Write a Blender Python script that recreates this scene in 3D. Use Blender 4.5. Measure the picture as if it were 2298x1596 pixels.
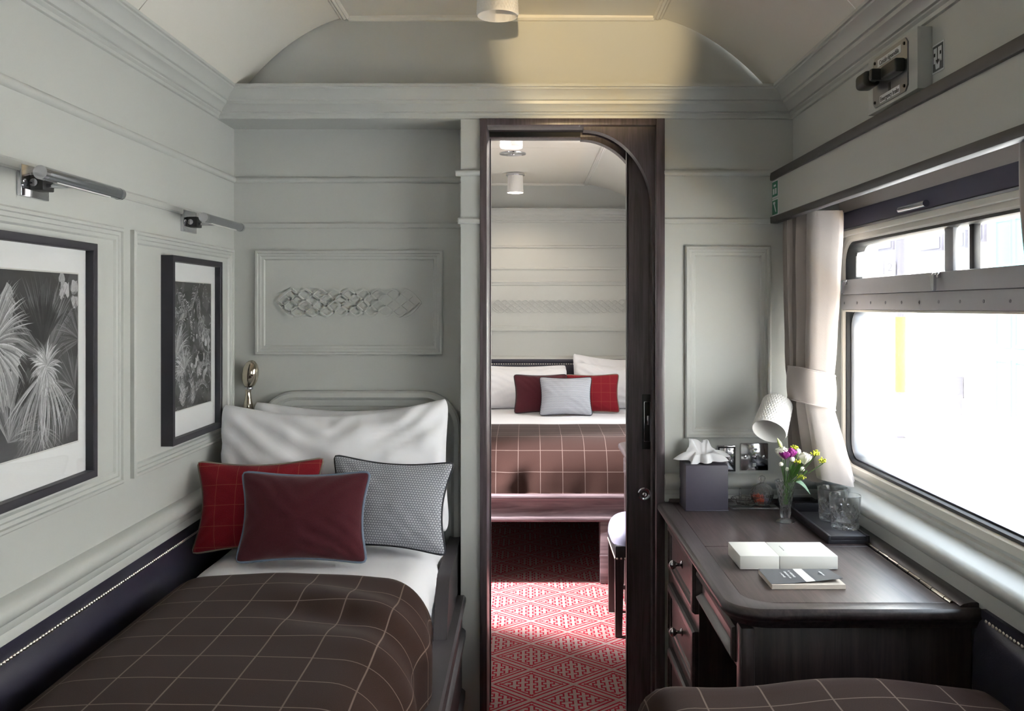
# Train sleeper compartment with a view through a sliding door into the next compartment.
import bpy, bmesh, math, random
from mathutils import Vector, Matrix, noise
random.seed(7)
R = math.radians
scene = bpy.context.scene
COL = scene.collection
for o in list(bpy.data.objects):
    bpy.data.objects.remove(o)

# ---------------------------------------------------------------- camera
EYE = 1.36
cam_d = bpy.data.cameras.new('camera'); cam = bpy.data.objects.new('camera', cam_d); COL.objects.link(cam)
cam.location = (0, 0, EYE); cam.rotation_euler = (R(90), 0, 0)
cam_d.sensor_fit = 'HORIZONTAL'; cam_d.sensor_width = 36.0
cam_d.lens = 36.0 * 2050 / 2298
cam_d.shift_x = -36 / 2298; cam_d.shift_y = -109 / 2298
cam_d.clip_start = 0.02
scene.camera = cam

# ---------------------------------------------------------------- sky, sun, daylight, exposure
w = bpy.data.worlds.new('sky'); scene.world = w; w.use_nodes = True
bg = w.node_tree.nodes['Background']
bg.inputs[0].default_value = (0.79, 0.89, 1.0, 1); bg.inputs[1].default_value = 4.2
sun_d = bpy.data.lights.new('sun', 'SUN'); sun_d.energy = 36.0; sun_d.angle = R(0.6); sun_d.color = (1.0, 0.98, 0.97)
sun = bpy.data.objects.new('sun', sun_d); COL.objects.link(sun)
sun.rotation_euler = (R(6), R(-25), 0)          # from the corridor side, high
def area(name, loc, rot, sx, sy, energy, col=(1, 1, 1), portal=False, spread=180):
    d = bpy.data.lights.new(name, 'AREA'); d.shape = 'RECTANGLE'; d.size = sx; d.size_y = sy
    d.energy = energy; d.color = col; d.spread = R(spread)
    o = bpy.data.objects.new(name, d); COL.objects.link(o); o.location = loc; o.rotation_euler = rot
    if portal: d.cycles.is_portal = True
    return o
area('window_portal', (1.09, 2.185, 1.21), (0, R(90), 0), 0.72, 1.38, 1, portal=True)
area('rear_window_portal', (1.09, -0.5, 1.21), (0, R(90), 0), 0.72, 1.38, 1, portal=True)
area('next_window_portal', (1.09, 5.2, 1.21), (0, R(90), 0), 0.72, 0.7, 1, portal=True)
# added area light, unseen, standing in for daylight through the next compartment's doorway
area('added_doorway_light', (-1.25, 4.33, 1.55), (0, R(-52), 0), 0.34, 0.12, 150, (1.0, 0.96, 0.97))
vs = scene.view_settings
vs.view_transform = 'Standard'; vs.look = 'None'; vs.exposure = 0.97; vs.gamma = 1.0; vs.use_curve_mapping = False
scene.cycles.sample_clamp_indirect = 6.0

# ---------------------------------------------------------------- geometry helpers
class MB:
    """collects faces for ONE mesh object; coordinates are world metres unless local=True in obj()"""
    def __init__(s): s.v = []; s.f = []; s.uv = []
    def add(s, vs_, fs, uv=None):
        b = len(s.v); s.v += [tuple(p) for p in vs_]; s.f += [tuple(i + b for i in f) for f in fs]
        s.uv += (list(uv) if uv else [(p[0], p[1]) for p in vs_]); return s
    def box(s, x0, x1, y0, y1, z0, z1, b=0.0, seg=2):
        if b <= 0:
            v = [(x, y, z) for z in (z0, z1) for y in (y0, y1) for x in (x0, x1)]
            return s.add(v, [(0, 2, 3, 1), (4, 5, 7, 6), (0, 1, 5, 4), (2, 6, 7, 3), (0, 4, 6, 2), (1, 3, 7, 5)])
        bm = bmesh.new(); bmesh.ops.create_cube(bm, size=1)
        for q in bm.verts:
            q.co = Vector(((x0 + x1) / 2 + q.co.x * (x1 - x0), (y0 + y1) / 2 + q.co.y * (y1 - y0), (z0 + z1) / 2 + q.co.z * (z1 - z0)))
        bmesh.ops.bevel(bm, geom=list(bm.edges), offset=b, segments=seg, profile=0.5, affect='EDGES')
        bm.verts.index_update()
        s.add([q.co for q in bm.verts], [[q.index for q in f.verts] for f in bm.faces]); bm.free(); return s
    def prism(s, poly, axis, a, b, uvs=False):
        n = len(poly)
        def P(p, q, t): return {'x': (t, p, q), 'y': (p, t, q), 'z': (p, q, t)}[axis]
        v = [P(p, q, a) for p, q in poly] + [P(p, q, b) for p, q in poly]
        f = [(i, (i + 1) % n, n + (i + 1) % n, n + i) for i in range(n)] + [tuple(range(n))[::-1], tuple(range(n, 2 * n))]
        return s.add(v, f)
    def tube(s, pts, r, n=8, closed=False, caps=True, flat=None):
        pts = [Vector(p) for p in pts]; m = len(pts)
        rr = r if isinstance(r, (list, tuple)) else [r] * m
        vs_, fs = [], []; up = None
        for i, p in enumerate(pts):
            if closed: t = pts[(i + 1) % m] - pts[i - 1]
            else: t = pts[min(i + 1, m - 1)] - pts[max(i - 1, 0)]
            if t.length < 1e-9: t = Vector((0, 0, 1))
            t.normalize()
            if up is None: up = t.orthogonal().normalized()
            else:
                up = up - t * up.dot(t)
                up = up.normalized() if up.length > 1e-6 else t.orthogonal().normalized()
            sd = t.cross(up)
            for k in range(n):
                a = 2 * math.pi * k / n
                vs_.append(p + (up * math.cos(a) + sd * math.sin(a)) * rr[i])
        for i in range(m if closed else m - 1):
            j = (i + 1) % m
            for k in range(n):
                fs.append((i * n + k, i * n + (k + 1) % n, j * n + (k + 1) % n, j * n + k))
        if caps and not closed:
            fs.append(tuple(range(n))[::-1]); fs.append(tuple((m - 1) * n + k for k in range(n)))
        return s.add(vs_, fs)
    def lathe(s, prof, c=(0, 0, 0), n=32, mat=None, disp=None, capb=False, capt=False):
        """prof [(r,z)] about z through c; mat rotates; disp(theta,z,r,i) adds to the radius"""
        vs_, fs = [], []
        M = mat or Matrix()
        for i, (r, z) in enumerate(prof):
            for k in range(n):
                a = 2 * math.pi * k / n
                q = r + (disp(a, z, r, i) if disp else 0)
                vs_.append(Vector(c) + M @ Vector((q * math.cos(a), q * math.sin(a), z)))
        for i in range(len(prof) - 1):
            for k in range(n):
                fs.append((i * n + k, i * n + (k + 1) % n, (i + 1) * n + (k + 1) % n, (i + 1) * n + k))
        if capb: fs.append(tuple(range(n))[::-1])
        if capt: fs.append(tuple((len(prof) - 1) * n + k for k in range(n)))
        return s.add(vs_, fs)
    def grid(s, fn, nu, nv, closeu=False, flip=False):
        vs_, uv, fs = [], [], []
        for j in range(nv + 1):
            for i in range(nu + (0 if closeu else 1)):
                p, t = fn(i / nu, j / nv); vs_.append(p); uv.append(t)
        w_ = nu if closeu else nu + 1
        for j in range(nv):
            for i in range(nu):
                a, b = j * w_ + i, j * w_ + (i + 1) % w_
                q = (a, b, b + w_, a + w_); fs.append(q[::-1] if flip else q)
        return s.add(vs_, fs, uv)
    def rings(s, loops, capa=False, capb=False, closed=True):
        """loops: list of equal-length point loops, joined by quads"""
        n = len(loops[0]); vs_ = [p for l in loops for p in l]; fs = []
        for i in range(len(loops) - 1):
            for k in range(n if closed else n - 1):
                fs.append((i * n + k, i * n + (k + 1) % n, (i + 1) * n + (k + 1) % n, (i + 1) * n + k))
        if capa: fs.append(tuple(range(n))[::-1])
        if capb: fs.append(tuple((len(loops) - 1) * n + k for k in range(n)))
        return s.add(vs_, fs)
    def sphere(s, c, r, n=12, m=8, sc=(1, 1, 1), mat=None):
        M = mat or Matrix()
        vs_ = []; fs = []
        for j in range(1, m):
            t = math.pi * j / m
            for k in range(n):
                a = 2 * math.pi * k / n
                vs_.append(Vector(c) + M @ Vector((r * sc[0] * math.sin(t) * math.cos(a), r * sc[1] * math.sin(t) * math.sin(a), r * sc[2] * math.cos(t))))
        top = len(vs_); vs_.append(Vector(c) + M @ Vector((0, 0, r * sc[2]))); vs_.append(Vector(c) + M @ Vector((0, 0, -r * sc[2])))
        for j in range(m - 2):
            for k in range(n):
                fs.append((j * n + k, (j + 1) * n + k, (j + 1) * n + (k + 1) % n, j * n + (k + 1) % n))
        for k in range(n):
            fs.append((top, k, (k + 1) % n)); fs.append((top + 1, (m - 2) * n + (k + 1) % n, (m - 2) * n + k))
        return s.add(vs_, fs)

def rrect(a0, a1, b0, b1, r=0.0, n=6, top_only=False):
    if r <= 1e-6: return [(a0, b0), (a1, b0), (a1, b1), (a0, b1)]
    out = []
    for cx, cy, s0, k in ((a0 + r, b0 + r, 180, 0), (a1 - r, b0 + r, 270, 1), (a1 - r, b1 - r, 0, 2), (a0 + r, b1 - r, 90, 3)):
        for i in range(n + 1):
            t = R(s0 + 90 * i / n)
            if top_only and k < 2: out.append((a0 if k == 0 else a1, b0))
            else: out.append((cx + r * math.cos(t), cy + r * math.sin(t)))
    return out
def frame_sweep(mb, M, rect, prof, r=0.0, n=6, top_only=False, capa=False, capb=False):
    """sweep profile [(inset, height)] round a rectangle; M(a,b,h) gives the world point"""
    a0, a1, b0, b1 = rect
    loops = []
    for ins, h in prof:
        rr = max(r - ins, 1e-4) if r > 0 else 0
        bb0 = b0 if top_only else b0 + ins
        loops.append([M(a, b, h) for a, b in rrect(a0 + ins, a1 - ins, bb0, b1 - ins, rr, n, top_only)])
    return mb.rings(loops, capa, capb)
PANEL = [(0, 0), (0, .010), (.004, .014), (.010, .014), (.012, .009), (.020, .009), (.022, .006), (.030, .005), (.034, 0)]

WORLD = {}
def wloc(o): return WORLD.get(o.name, Vector((0, 0, 0)))
def obj(name, mb, m, parent=None, local=False, loc=None, smooth=True, angle=32, rot=None, origin=None):
    me = bpy.data.meshes.new(name)
    vs_ = [Vector(p) for p in mb.v]
    if not local:
        if origin is None:
            if vs_:
                xs = [p.x for p in vs_]; ys = [p.y for p in vs_]; zs = [p.z for p in vs_]
                origin = Vector(((min(xs) + max(xs)) / 2, (min(ys) + max(ys)) / 2, min(zs)))
            else: origin = Vector((0, 0, 0))
        vs_ = [p - Vector(origin) for p in vs_]
    me.from_pydata([tuple(p) for p in vs_], [], mb.f); 
    if mb.uv:
        ul = me.uv_layers.new(name='UVMap')
        for l in me.loops: ul.data[l.index].uv = mb.uv[l.vertex_index]
    if smooth:
        me.polygons.foreach_set('use_smooth', [True] * len(me.polygons))
        me.set_sharp_from_angle(angle=R(angle))
    me.update()
    if m: me.materials.append(m)
    o = bpy.data.objects.new(name, me); COL.objects.link(o)
    if parent is not None: o.parent = parent
    if local:
        if loc is not None: o.location = loc
        if rot is not None: o.rotation_euler = rot
        WORLD[o.name] = wloc(parent) + Vector(o.location) if parent is not None else Vector(o.location)
    else:
        o.location = Vector(origin) - (wloc(parent) if parent is not None else Vector((0, 0, 0)))
        WORLD[o.name] = Vector(origin)
    return o
def tag(o, label=None, cat=None, group=None, kind=None):
    if label: o['label'] = label
    if cat: o['category'] = cat
    if group: o['group'] = group
    if kind: o['kind'] = kind
    return o
def thing(name, loc, label, cat=None, group=None, kind=None, rot=None):
    o = bpy.data.objects.new(name, None); COL.objects.link(o); o.location = loc; o.empty_display_size = .05
    if rot: o.rotation_euler = rot
    WORLD[o.name] = Vector(loc)
    return tag(o, label, cat, group, kind)
def copy_tree(o, parent=None):
    c = o.copy(); COL.objects.link(c)
    if parent is not None: c.parent = parent
    for ch in list(o.children): copy_tree(ch, c)
    return c
def text(name, body, size, m, parent, loc, rot, ext=0.0003, align='CENTER'):
    cu = bpy.data.curves.new(name, 'FONT'); cu.body = body; cu.size = size; cu.extrude = ext
    cu.align_x = align; cu.align_y = 'CENTER'
    t_ = bpy.data.objects.new(name, cu); COL.objects.link(t_)
    me = bpy.data.meshes.new_from_object(t_.evaluated_get(bpy.context.evaluated_depsgraph_get()))
    bpy.data.objects.remove(t_); me.materials.clear(); me.materials.append(m)
    o = bpy.data.objects.new(name, me); COL.objects.link(o); o.parent = parent
    o.location = Vector(loc) - wloc(parent); o.rotation_euler = rot
    return o

# ---------------------------------------------------------------- materials
def lin(c):
    f = lambda u: (u / 12.92 if u <= .04045 else ((u + .055) / 1.055) ** 2.4)
    return tuple(f(x / 255) for x in c) + (1,)
class X:
    """tiny node-expression helper: arithmetic on shader sockets"""
    def __init__(s, nt, k): s.nt = nt; s.k = k
    def _m(s, op, *a):
        nd = s.nt.nodes.new('ShaderNodeMath'); nd.operation = op
        for i, q in enumerate((s,) + a):
            if isinstance(q, X): s.nt.links.new(q.k, nd.inputs[i])
            else: nd.inputs[i].default_value = q
        return X(s.nt, nd.outputs[0])
    def __add__(s, o): return s._m('ADD', o)
    def __sub__(s, o): return s._m('SUBTRACT', o)
    def __mul__(s, o): return s._m('MULTIPLY', o)
    def __truediv__(s, o): return s._m('DIVIDE', o)
    def abs(s): return s._m('ABSOLUTE')
    def frac(s): return s._m('FRACT')
    def lt(s, o): return s._m('LESS_THAN', o)
    def gt(s, o): return s._m('GREATER_THAN', o)
    def max(s, o): return s._m('MAXIMUM', o)
    def min(s, o): return s._m('MINIMUM', o)
    def sin(s): return s._m('SINE')
    def pow(s, o): return s._m('POWER', o)
    def sqrt(s): return s._m('SQRT')
    def atan2(s, o): return s._m('ARCTAN2', o)
    def sstep(s, a, b):
        nd = s.nt.nodes.new('ShaderNodeMapRange'); nd.interpolation_type = 'SMOOTHSTEP'
        s.nt.links.new(s.k, nd.inputs[0]); nd.inputs[1].default_value = a; nd.inputs[2].default_value = b
        return X(s.nt, nd.outputs[0])
def newmat(name):
    m = bpy.data.materials.new(name); m.use_nodes = True
    nt = m.node_tree; return m, nt, nt.nodes['Principled BSDF']
def coords(nt, kind='Object', scale=(1, 1, 1)):
    tc = nt.nodes.new('ShaderNodeTexCoord'); mp = nt.nodes.new('ShaderNodeMapping'); mp.inputs['Scale'].default_value = scale
    nt.links.new(tc.outputs[kind], mp.inputs[0]); return mp.outputs[0]
def nz(nt, vec, scale, detail=3, rough=.5, dist=0):
    n = nt.nodes.new('ShaderNodeTexNoise'); n.inputs['Scale'].default_value = scale; n.inputs['Detail'].default_value = detail
    n.inputs['Roughness'].default_value = rough; n.inputs['Distortion'].default_value = dist
    if vec is not None: nt.links.new(vec, n.inputs['Vector'])
    return X(nt, n.outputs[0])
def mixc(nt, fac, a, b):
    nd = nt.nodes.new('ShaderNodeMix'); nd.data_type = 'RGBA'
    if isinstance(fac, X): nt.links.new(fac.k, nd.inputs[0])
    else: nd.inputs[0].default_value = fac
    for i, q in ((6, a), (7, b)):
        if isinstance(q, tuple): nd.inputs[i].default_value = q
        else: nt.links.new(q, nd.inputs[i])
    return nd.outputs[2]
def bump(nt, bs, h, strength, dist=.002):
    b = nt.nodes.new('ShaderNodeBump'); b.inputs['Strength'].default_value = strength; b.inputs['Distance'].default_value = dist
    nt.links.new(h.k, b.inputs['Height']); nt.links.new(b.outputs[0], bs.inputs['Normal'])
def plain(name, col, rough=.5, metal=0, var=.06, vscale=6, bscale=0, bstr=.1, coat=0, spec=.5, sheen=0):
    m, nt, bs = newmat(name)
    c = lin(col); v = coords(nt)
    d = tuple(x * (1 - var) for x in c[:3]) + (1,); e = tuple(min(1, x * (1 + var)) for x in c[:3]) + (1,)
    nt.links.new(mixc(nt, nz(nt, v, vscale, 4), d, e), bs.inputs['Base Color'])
    bs.inputs['Roughness'].default_value = rough; bs.inputs['Metallic'].default_value = metal
    bs.inputs['Coat Weight'].default_value = coat; bs.inputs['Specular IOR Level'].default_value = spec
    bs.inputs['Coat Roughness'].default_value = .12
    if sheen: bs.inputs['Sheen Weight'].default_value = sheen; bs.inputs['Sheen Roughness'].default_value = .4
    if bscale: bump(nt, bs, nz(nt, v, bscale, 2), bstr)
    return m
def wood(name, dark, light, axis, rough=.38, coat=.25, scale=1.0):
    m, nt, bs = newmat(name)
    sc = {'x': (1.2, 22, 22), 'y': (22, 1.2, 22), 'z': (22, 22, 1.2)}[axis]
    v = coords(nt, 'Object', tuple(q * scale for q in sc))
    a = nz(nt, v, 1.6, 5, .62, 1.4); b = nz(nt, v, 6, 3, .6, .3)
    f = (a * .75 + b * .35).sstep(.35, .75)
    nt.links.new(mixc(nt, f, lin(dark), lin(light)), bs.inputs['Base Color'])
    bs.inputs['Roughness'].default_value = rough; bs.inputs['Coat Weight'].default_value = coat; bs.inputs['Coat Roughness'].default_value = .25
    bump(nt, bs, f, .12, .001)
    return m
def plaid(name, base, line, sp, wid, base2=None, second=None, rough=.95):
    m, nt, bs = newmat(name)
    uv = nt.nodes.new('ShaderNodeUVMap'); uv.uv_map = 'UVMap'
    sep = nt.nodes.new('ShaderNodeSeparateXYZ'); nt.links.new(uv.outputs[0], sep.inputs[0])
    u, v = X(nt, sep.outputs[0]), X(nt, sep.outputs[1])
    fz = nz(nt, uv.outputs[0], 900, 1)
    def ln(q, s, wd): return ((q / s + 100.5).frac() - .5).abs().sstep(wd / s * .95, wd / s * .35)
    L = ln(u, sp, wid).max(ln(v, sp, wid)) * (fz * .7 + .45).min(1.0)
    b2 = base2 or tuple(min(255, int(c * 1.25)) for c in base)
    bc = mixc(nt, nz(nt, uv.outputs[0], 500, 2).sstep(.3, .7), lin(base), lin(b2))
    if second: bc = mixc(nt, ln(u + sp / 2, sp, wid * .8).max(ln(v + sp / 2, sp, wid * .8)) * .6, bc, lin(second))
    nt.links.new(mixc(nt, L, bc, lin(line)), bs.inputs['Base Color'])
    bs.inputs['Roughness'].default_value = rough; bs.inputs['Specular IOR Level'].default_value = .15
    bs.inputs['Sheen Weight'].default_value = .06; bs.inputs['Sheen Roughness'].default_value = .5
    bump(nt, bs, nz(nt, uv.outputs[0], 700, 2), .25, .001)
    return m
def glass(name, col=(1, 1, 1), ior=1.5, rough=0.0, clear=.4):
    """cut crystal: refracting glass with a share of straight-through light, so that it does not cast a solid shadow"""
    m, nt, bs = newmat(name)
    bs.inputs['Base Color'].default_value = col + (1,); bs.inputs['Transmission Weight'].default_value = 1
    bs.inputs['IOR'].default_value = ior; bs.inputs['Roughness'].default_value = rough
    tr = nt.nodes.new('ShaderNodeBsdfTransparent'); mx = nt.nodes.new('ShaderNodeMixShader'); mx.inputs[0].default_value = clear
    nt.links.new(bs.outputs[0], mx.inputs[1]); nt.links.new(tr.outputs[0], mx.inputs[2]); nt.links.new(mx.outputs[0], nt.nodes['Material Output'].inputs[0])
    return m
def pane_mat(name, tint=(.97, .98, .98), refl=.06):
    m = bpy.data.materials.new(name); m.use_nodes = True; nt = m.node_tree; nt.nodes.clear()
    out = nt.nodes.new('ShaderNodeOutputMaterial'); tr = nt.nodes.new('ShaderNodeBsdfTransparent'); gl = nt.nodes.new('ShaderNodeBsdfGlossy')
    tr.inputs[0].default_value = tint + (1,); gl.inputs['Roughness'].default_value = .02
    lw = nt.nodes.new('ShaderNodeLayerWeight'); lw.inputs[0].default_value = .5      # grazing reflection of a thin sheet
    mx = nt.nodes.new('ShaderNodeMixShader'); nt.links.new((X(nt, lw.outputs['Facing']).pow(5.0) * .45 + refl * .5).k, mx.inputs[0])
    nt.links.new(tr.outputs[0], mx.inputs[1]); nt.links.new(gl.outputs[0], mx.inputs[2]); nt.links.new(mx.outputs[0], out.inputs[0])
    return m
def carpet_mat():
    m, nt, bs = newmat('carpet')
    tc = nt.nodes.new('ShaderNodeNewGeometry')
    sep = nt.nodes.new('ShaderNodeSeparateXYZ'); nt.links.new(tc.outputs['Position'], sep.inputs[0])
    x = X(nt, sep.outputs[0]) + 10.02; y = X(nt, sep.outputs[1]) + 10.09
    hw, hh = .152, .1325
    a = (x / hw + y / hh) * .5; b = (x / hw - y / hh) * .5 + 50
    da = ((a + .5).frac() - .5).abs(); db = ((b + .5).frac() - .5).abs()
    def band(d, c, wd): return (d - c).abs().lt(wd)
    rim = band(da, .060, .020).max(band(db, .060, .020))
    over = da.lt(.040).max(db.lt(.040))                                  # pale strands run over the red outlines
    rim2 = band(da, .145, .017) * db.gt(.10); rim2 = rim2.max(band(db, .145, .017) * da.gt(.10))
    kp, ks, kl, kq = .0304, .0062, .0031, .0440                          # crenellated key lines: two offsets joined by short bars
    xx = ((x / kp).frac() - .5) * kp; py = (y / kq + ((x / kp)._m('FLOOR') * .37)).frac()
    up_ = py.lt(.5); side = up_ * (2 * ks) - ks
    bar = ((py - .5).abs().lt(.085)).max(py.lt(.085)).max(py.gt(.915)) * xx.abs().lt(ks + kl)
    key = ((xx - side).abs().lt(kl)).max(bar)
    inside = da.gt(.165) * db.gt(.165)
    red = (rim * (over * -1.0 + 1.0)).max(rim2).max(key * inside)
    v = coords(nt, 'Object', (1, 1, 1)); fz = nz(nt, v, 420, 2)
    pale = mixc(nt, fz.sstep(.3, .7), lin((134, 114, 111)), lin((160, 140, 137)))
    rd = mixc(nt, fz.sstep(.3, .7), lin((126, 18, 36)), lin((156, 34, 52)))
    nt.links.new(mixc(nt, red, pale, rd), bs.inputs['Base Color'])
    bs.inputs['Roughness'].default_value = 1; bs.inputs['Specular IOR Level'].default_value = .1
    bump(nt, bs, fz, .5, .004)
    return m
def weave_mat(name):
    m, nt, bs = newmat(name)
    uv = nt.nodes.new('ShaderNodeUVMap'); uv.uv_map = 'UVMap'
    sep = nt.nodes.new('ShaderNodeSeparateXYZ'); nt.links.new(uv.outputs[0], sep.inputs[0])
    u, v = X(nt, sep.outputs[0]) + 5, X(nt, sep.outputs[1]) + 5
    p = .0066
    row = (v / p).frac(); odd = ((v / (p * 2)).frac().gt(.5)) * .5
    cu = ((u / (p * 1.15) + odd).frac() - .5).abs(); cv = (row - .5).abs()
    tri = (cu * 1.1 + cv).sstep(.62, .40)
    nt.links.new(mixc(nt, tri, lin((122, 125, 135)), lin((190, 192, 199))), bs.inputs['Base Color'])
    bs.inputs['Roughness'].default_value = .8
    bump(nt, bs, tri, .5, .0015)
    return m
def print_mat(name):
    """flat black-and-white print: greys come from the printed shapes, with film grain on top"""
    m, nt, bs = newmat(name)
    at = nt.nodes.new('ShaderNodeAttribute'); at.attribute_name = 'grey'
    v = coords(nt, 'Object'); g = nz(nt, v, 260, 4, .7)
    mul = (g * .9 + .55)
    mx = nt.nodes.new('ShaderNodeMix'); mx.data_type = 'RGBA'; mx.blend_type = 'MULTIPLY'; mx.inputs[0].default_value = 1
    cb = nt.nodes.new('ShaderNodeCombineColor')
    for i in range(3): nt.links.new(mul.k, cb.inputs[i])
    nt.links.new(at.outputs['Color'], mx.inputs[6]); nt.links.new(cb.outputs[0], mx.inputs[7])
    nt.links.new(mx.outputs[2], bs.inputs['Base Color']); bs.inputs['Roughness'].default_value = .45
    return m

PAINT = plain('painted_panelling', (189, 191, 188), .42, var=.02, vscale=3, bscale=240, bstr=.02, coat=.1)
CEIL = plain('ceiling_paint', (222, 219, 211), .5, var=.02, vscale=3)
STRIP = plain('batten_paint', (226, 224, 218), .45, var=.02)
LEATHER = plain('aubergine_leather', (46, 45, 60), .36, var=.1, vscale=40, bscale=600, bstr=.12)
WOOD_Z = wood('dark_oak_upright', (28, 22, 23), (60, 48, 49), 'z')
WOOD_Y = wood('dark_oak_long', (32, 26, 28), (62, 52, 54), 'y')
WOOD_X = wood('dark_oak_cross', (38, 30, 32), (84, 70, 72), 'x')
DOORW = wood('door_oak', (56, 47, 50), (92, 81, 86), 'z')
TOPW = wood('desk_top_oak', (48, 38, 38), (84, 70, 69), 'y', rough=.34, coat=.3, scale=1.3)
RAILW = wood('bed_rail_oak', (76, 64, 68), (140, 124, 128), 'x', rough=.35, coat=.3, scale=.55)
GREYWOOD = plain('dark_lacquer', (58, 54, 57), .45, var=.06, vscale=30)
LINEN = plain('white_linen', (246, 246, 251), .85, var=.015, bscale=500, bstr=.06, sheen=.15)
BROWN = plaid('brown_check_wool', (38, 19, 13), (122, 106, 97), .112, .0024, (51, 29, 22))
BROWN2 = plaid('brown_check_wool_far', (44, 27, 23), (116, 100, 95), .112, .0022, (58, 38, 33))
BURG = plain('burgundy_wool', (70, 14, 27), .95, var=.25, vscale=260, bscale=500, bstr=.3, sheen=.2)
REDC = plaid('red_check_wool', (112, 22, 32), (142, 76, 60), .058, .0012, (128, 32, 42))
WEAVE = weave_mat('grey_weave')
PIPE_B = plain('blue_grey_piping', (104, 118, 138), .7)
PIPE_K = plain('black_piping', (34, 35, 44), .7)
PIPE_T = plain('taupe_piping', (128, 116, 106), .7)
CHROME = plain('polished_chrome', (200, 200, 205), .09, 1, var=.02)
STEEL = plain('brushed_steel', (150, 151, 155), .38, 1, var=.04, vscale=80)
ALU = plain('grey_aluminium', (168, 168, 172), .42, .25, var=.03, vscale=30)
NICKEL = plain('warm_nickel', (196, 186, 170), .12, 1, var=.03)
BRASS = plain('nail_heads', (222, 216, 204), .3, 1, var=.05)
BLACK = plain('black_frame', (34, 33, 42), .5, var=.05)
RUBBER = plain('black_rubber', (22, 22, 24), .55)
MATB = plain('passepartout', (247, 248, 249), .8, var=.01)
def translucent(name, col):
    m, nt, bs = newmat(name); t_ = nt.nodes.new('ShaderNodeBsdfTranslucent'); mx = nt.nodes.new('ShaderNodeMixShader'); mx.inputs[0].default_value = .5
    t_.inputs[0].default_value = lin(col); bs.inputs['Base Color'].default_value = lin(col); out = nt.nodes['Material Output']
    nt.links.new(bs.outputs[0], mx.inputs[1]); nt.links.new(t_.outputs[0], mx.inputs[2]); nt.links.new(mx.outputs[0], out.inputs[0]); return m
STICKER = translucent('white_film', (236, 236, 236))
GLASS = glass('crystal', ior=1.48, clear=.2); PANE = pane_mat('window_glass'); PICPANE = pane_mat('picture_glass', (.98, .98, .98))
PORC = plain('white_porcelain', (236, 234, 232), .35, var=.01)
CREAM = plain('cream_frame', (218, 214, 204), .45, var=.02)
VELVET = plain('taupe_velvet', (176, 167, 163), .85, var=.07, vscale=14, bscale=700, bstr=.15, sheen=.5)
BLIND = plain('blind_fabric', (66, 62, 82), .6, var=.05)
TAUPE = plain('blind_cassette', (196, 188, 184), .6, var=.03)
TRAYM = plain('black_leather', (42, 40, 47), .5, var=.06, vscale=80, bscale=700, bstr=.12)
PURPLE_L = plain('charcoal_leather', (70, 66, 80), .5, var=.06, vscale=80, bscale=700, bstr=.12)
TISSUE = plain('tissue_paper', (236, 236, 240), .9, var=.01)
PAPER = plain('white_card', (226, 226, 222), .6, var=.02)
PAGES = plain('book_pages', (214, 204, 194), .8, var=.05, vscale=60)
COVER = plain('slate_cover', (84, 86, 92), .45, var=.04)
CARPET = carpet_mat()
INK = plain('black_ink', (40, 40, 44), .6); WHITEINK = plain('white_ink', (226, 228, 230), .6)
GREEN = plain('sign_green', (32, 120, 92), .5)
DARKSIGN = plain('sign_grey', (86, 86, 92), .5)
BLACKP = plain('black_plastic', (24, 24, 26), .42)
# ================================================================ THE ROOM
XL, XU, XV, XW, XG = -.996, .849, .779, .94, 1.0
YB, YR, YN, YF, YREAR = 2.93, 3.094, 3.17, 6.53, -1.45
def struct(name, mb, m, label=None, **k):
    return tag(obj(name, mb, m, **k), label, kind='structure')

fl = struct('floor', MB().box(-1.8, 1.1, YREAR, 6.6, -.06, 0), CARPET, 'red and pale fretwork carpet on the floor')
wl = struct('wall_left', MB().box(-1.06, XL, YREAR, YN, 0, 2.12), PAINT, 'sage grey panelled side wall')
b = MB()
b.box(XL - .06, XU + .25, YB, YB + .04, 2.04, 2.42)                      # lunette
b.box(.436, 1.1, YB, 3.0, 0, 2.06); b.box(.436, 1.1, 3.12, YN, 0, 2.06)   # pocket for the sliding door
b.box(-.2158, .436, YB, YN, 1.962, 2.06); b.box(XL - .06, -.2158, YB, YN, 1.962, 2.06)
b.box(-.2158, -.154, YB, YN, 0, 1.962); b.box(XL - .06, -.2158, YR, YN, 0, 1.962)
b.box(-1.8, XL - .06, YB, YN, 0, 2.42); b.box(-1.0, 1.1, 3.12, YN, 1.962, 2.42)
wb = struct('wall_back', b, PAINT, 'sage grey end wall with alcove and doorway')
b = MB()
b.box(XW, 1.1, YREAR, YB, 0, .79)
b.box(XU, 1.1, YREAR, YB, 1.70, 2.12)
for y0, y1 in ((YREAR, -1.2), (.2, 1.5), (2.87, YB)): b.box(1.0, 1.1, y0, y1, .79, 1.70)
for y0, y1 in ((-1.2, .2), (1.5, 2.87)): b.box(1.0, 1.1, y0, y1, .79, .86); b.box(1.0, 1.1, y0, y1, 1.60, 1.70)
wr = struct('wall_right', b, PAINT, 'sage grey window wall')
struct('wall_rear', MB().box(-1.06, 1.1, YREAR - .05, YREAR, 0, 2.42), PAINT, 'plain rear wall of the compartment')
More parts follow.
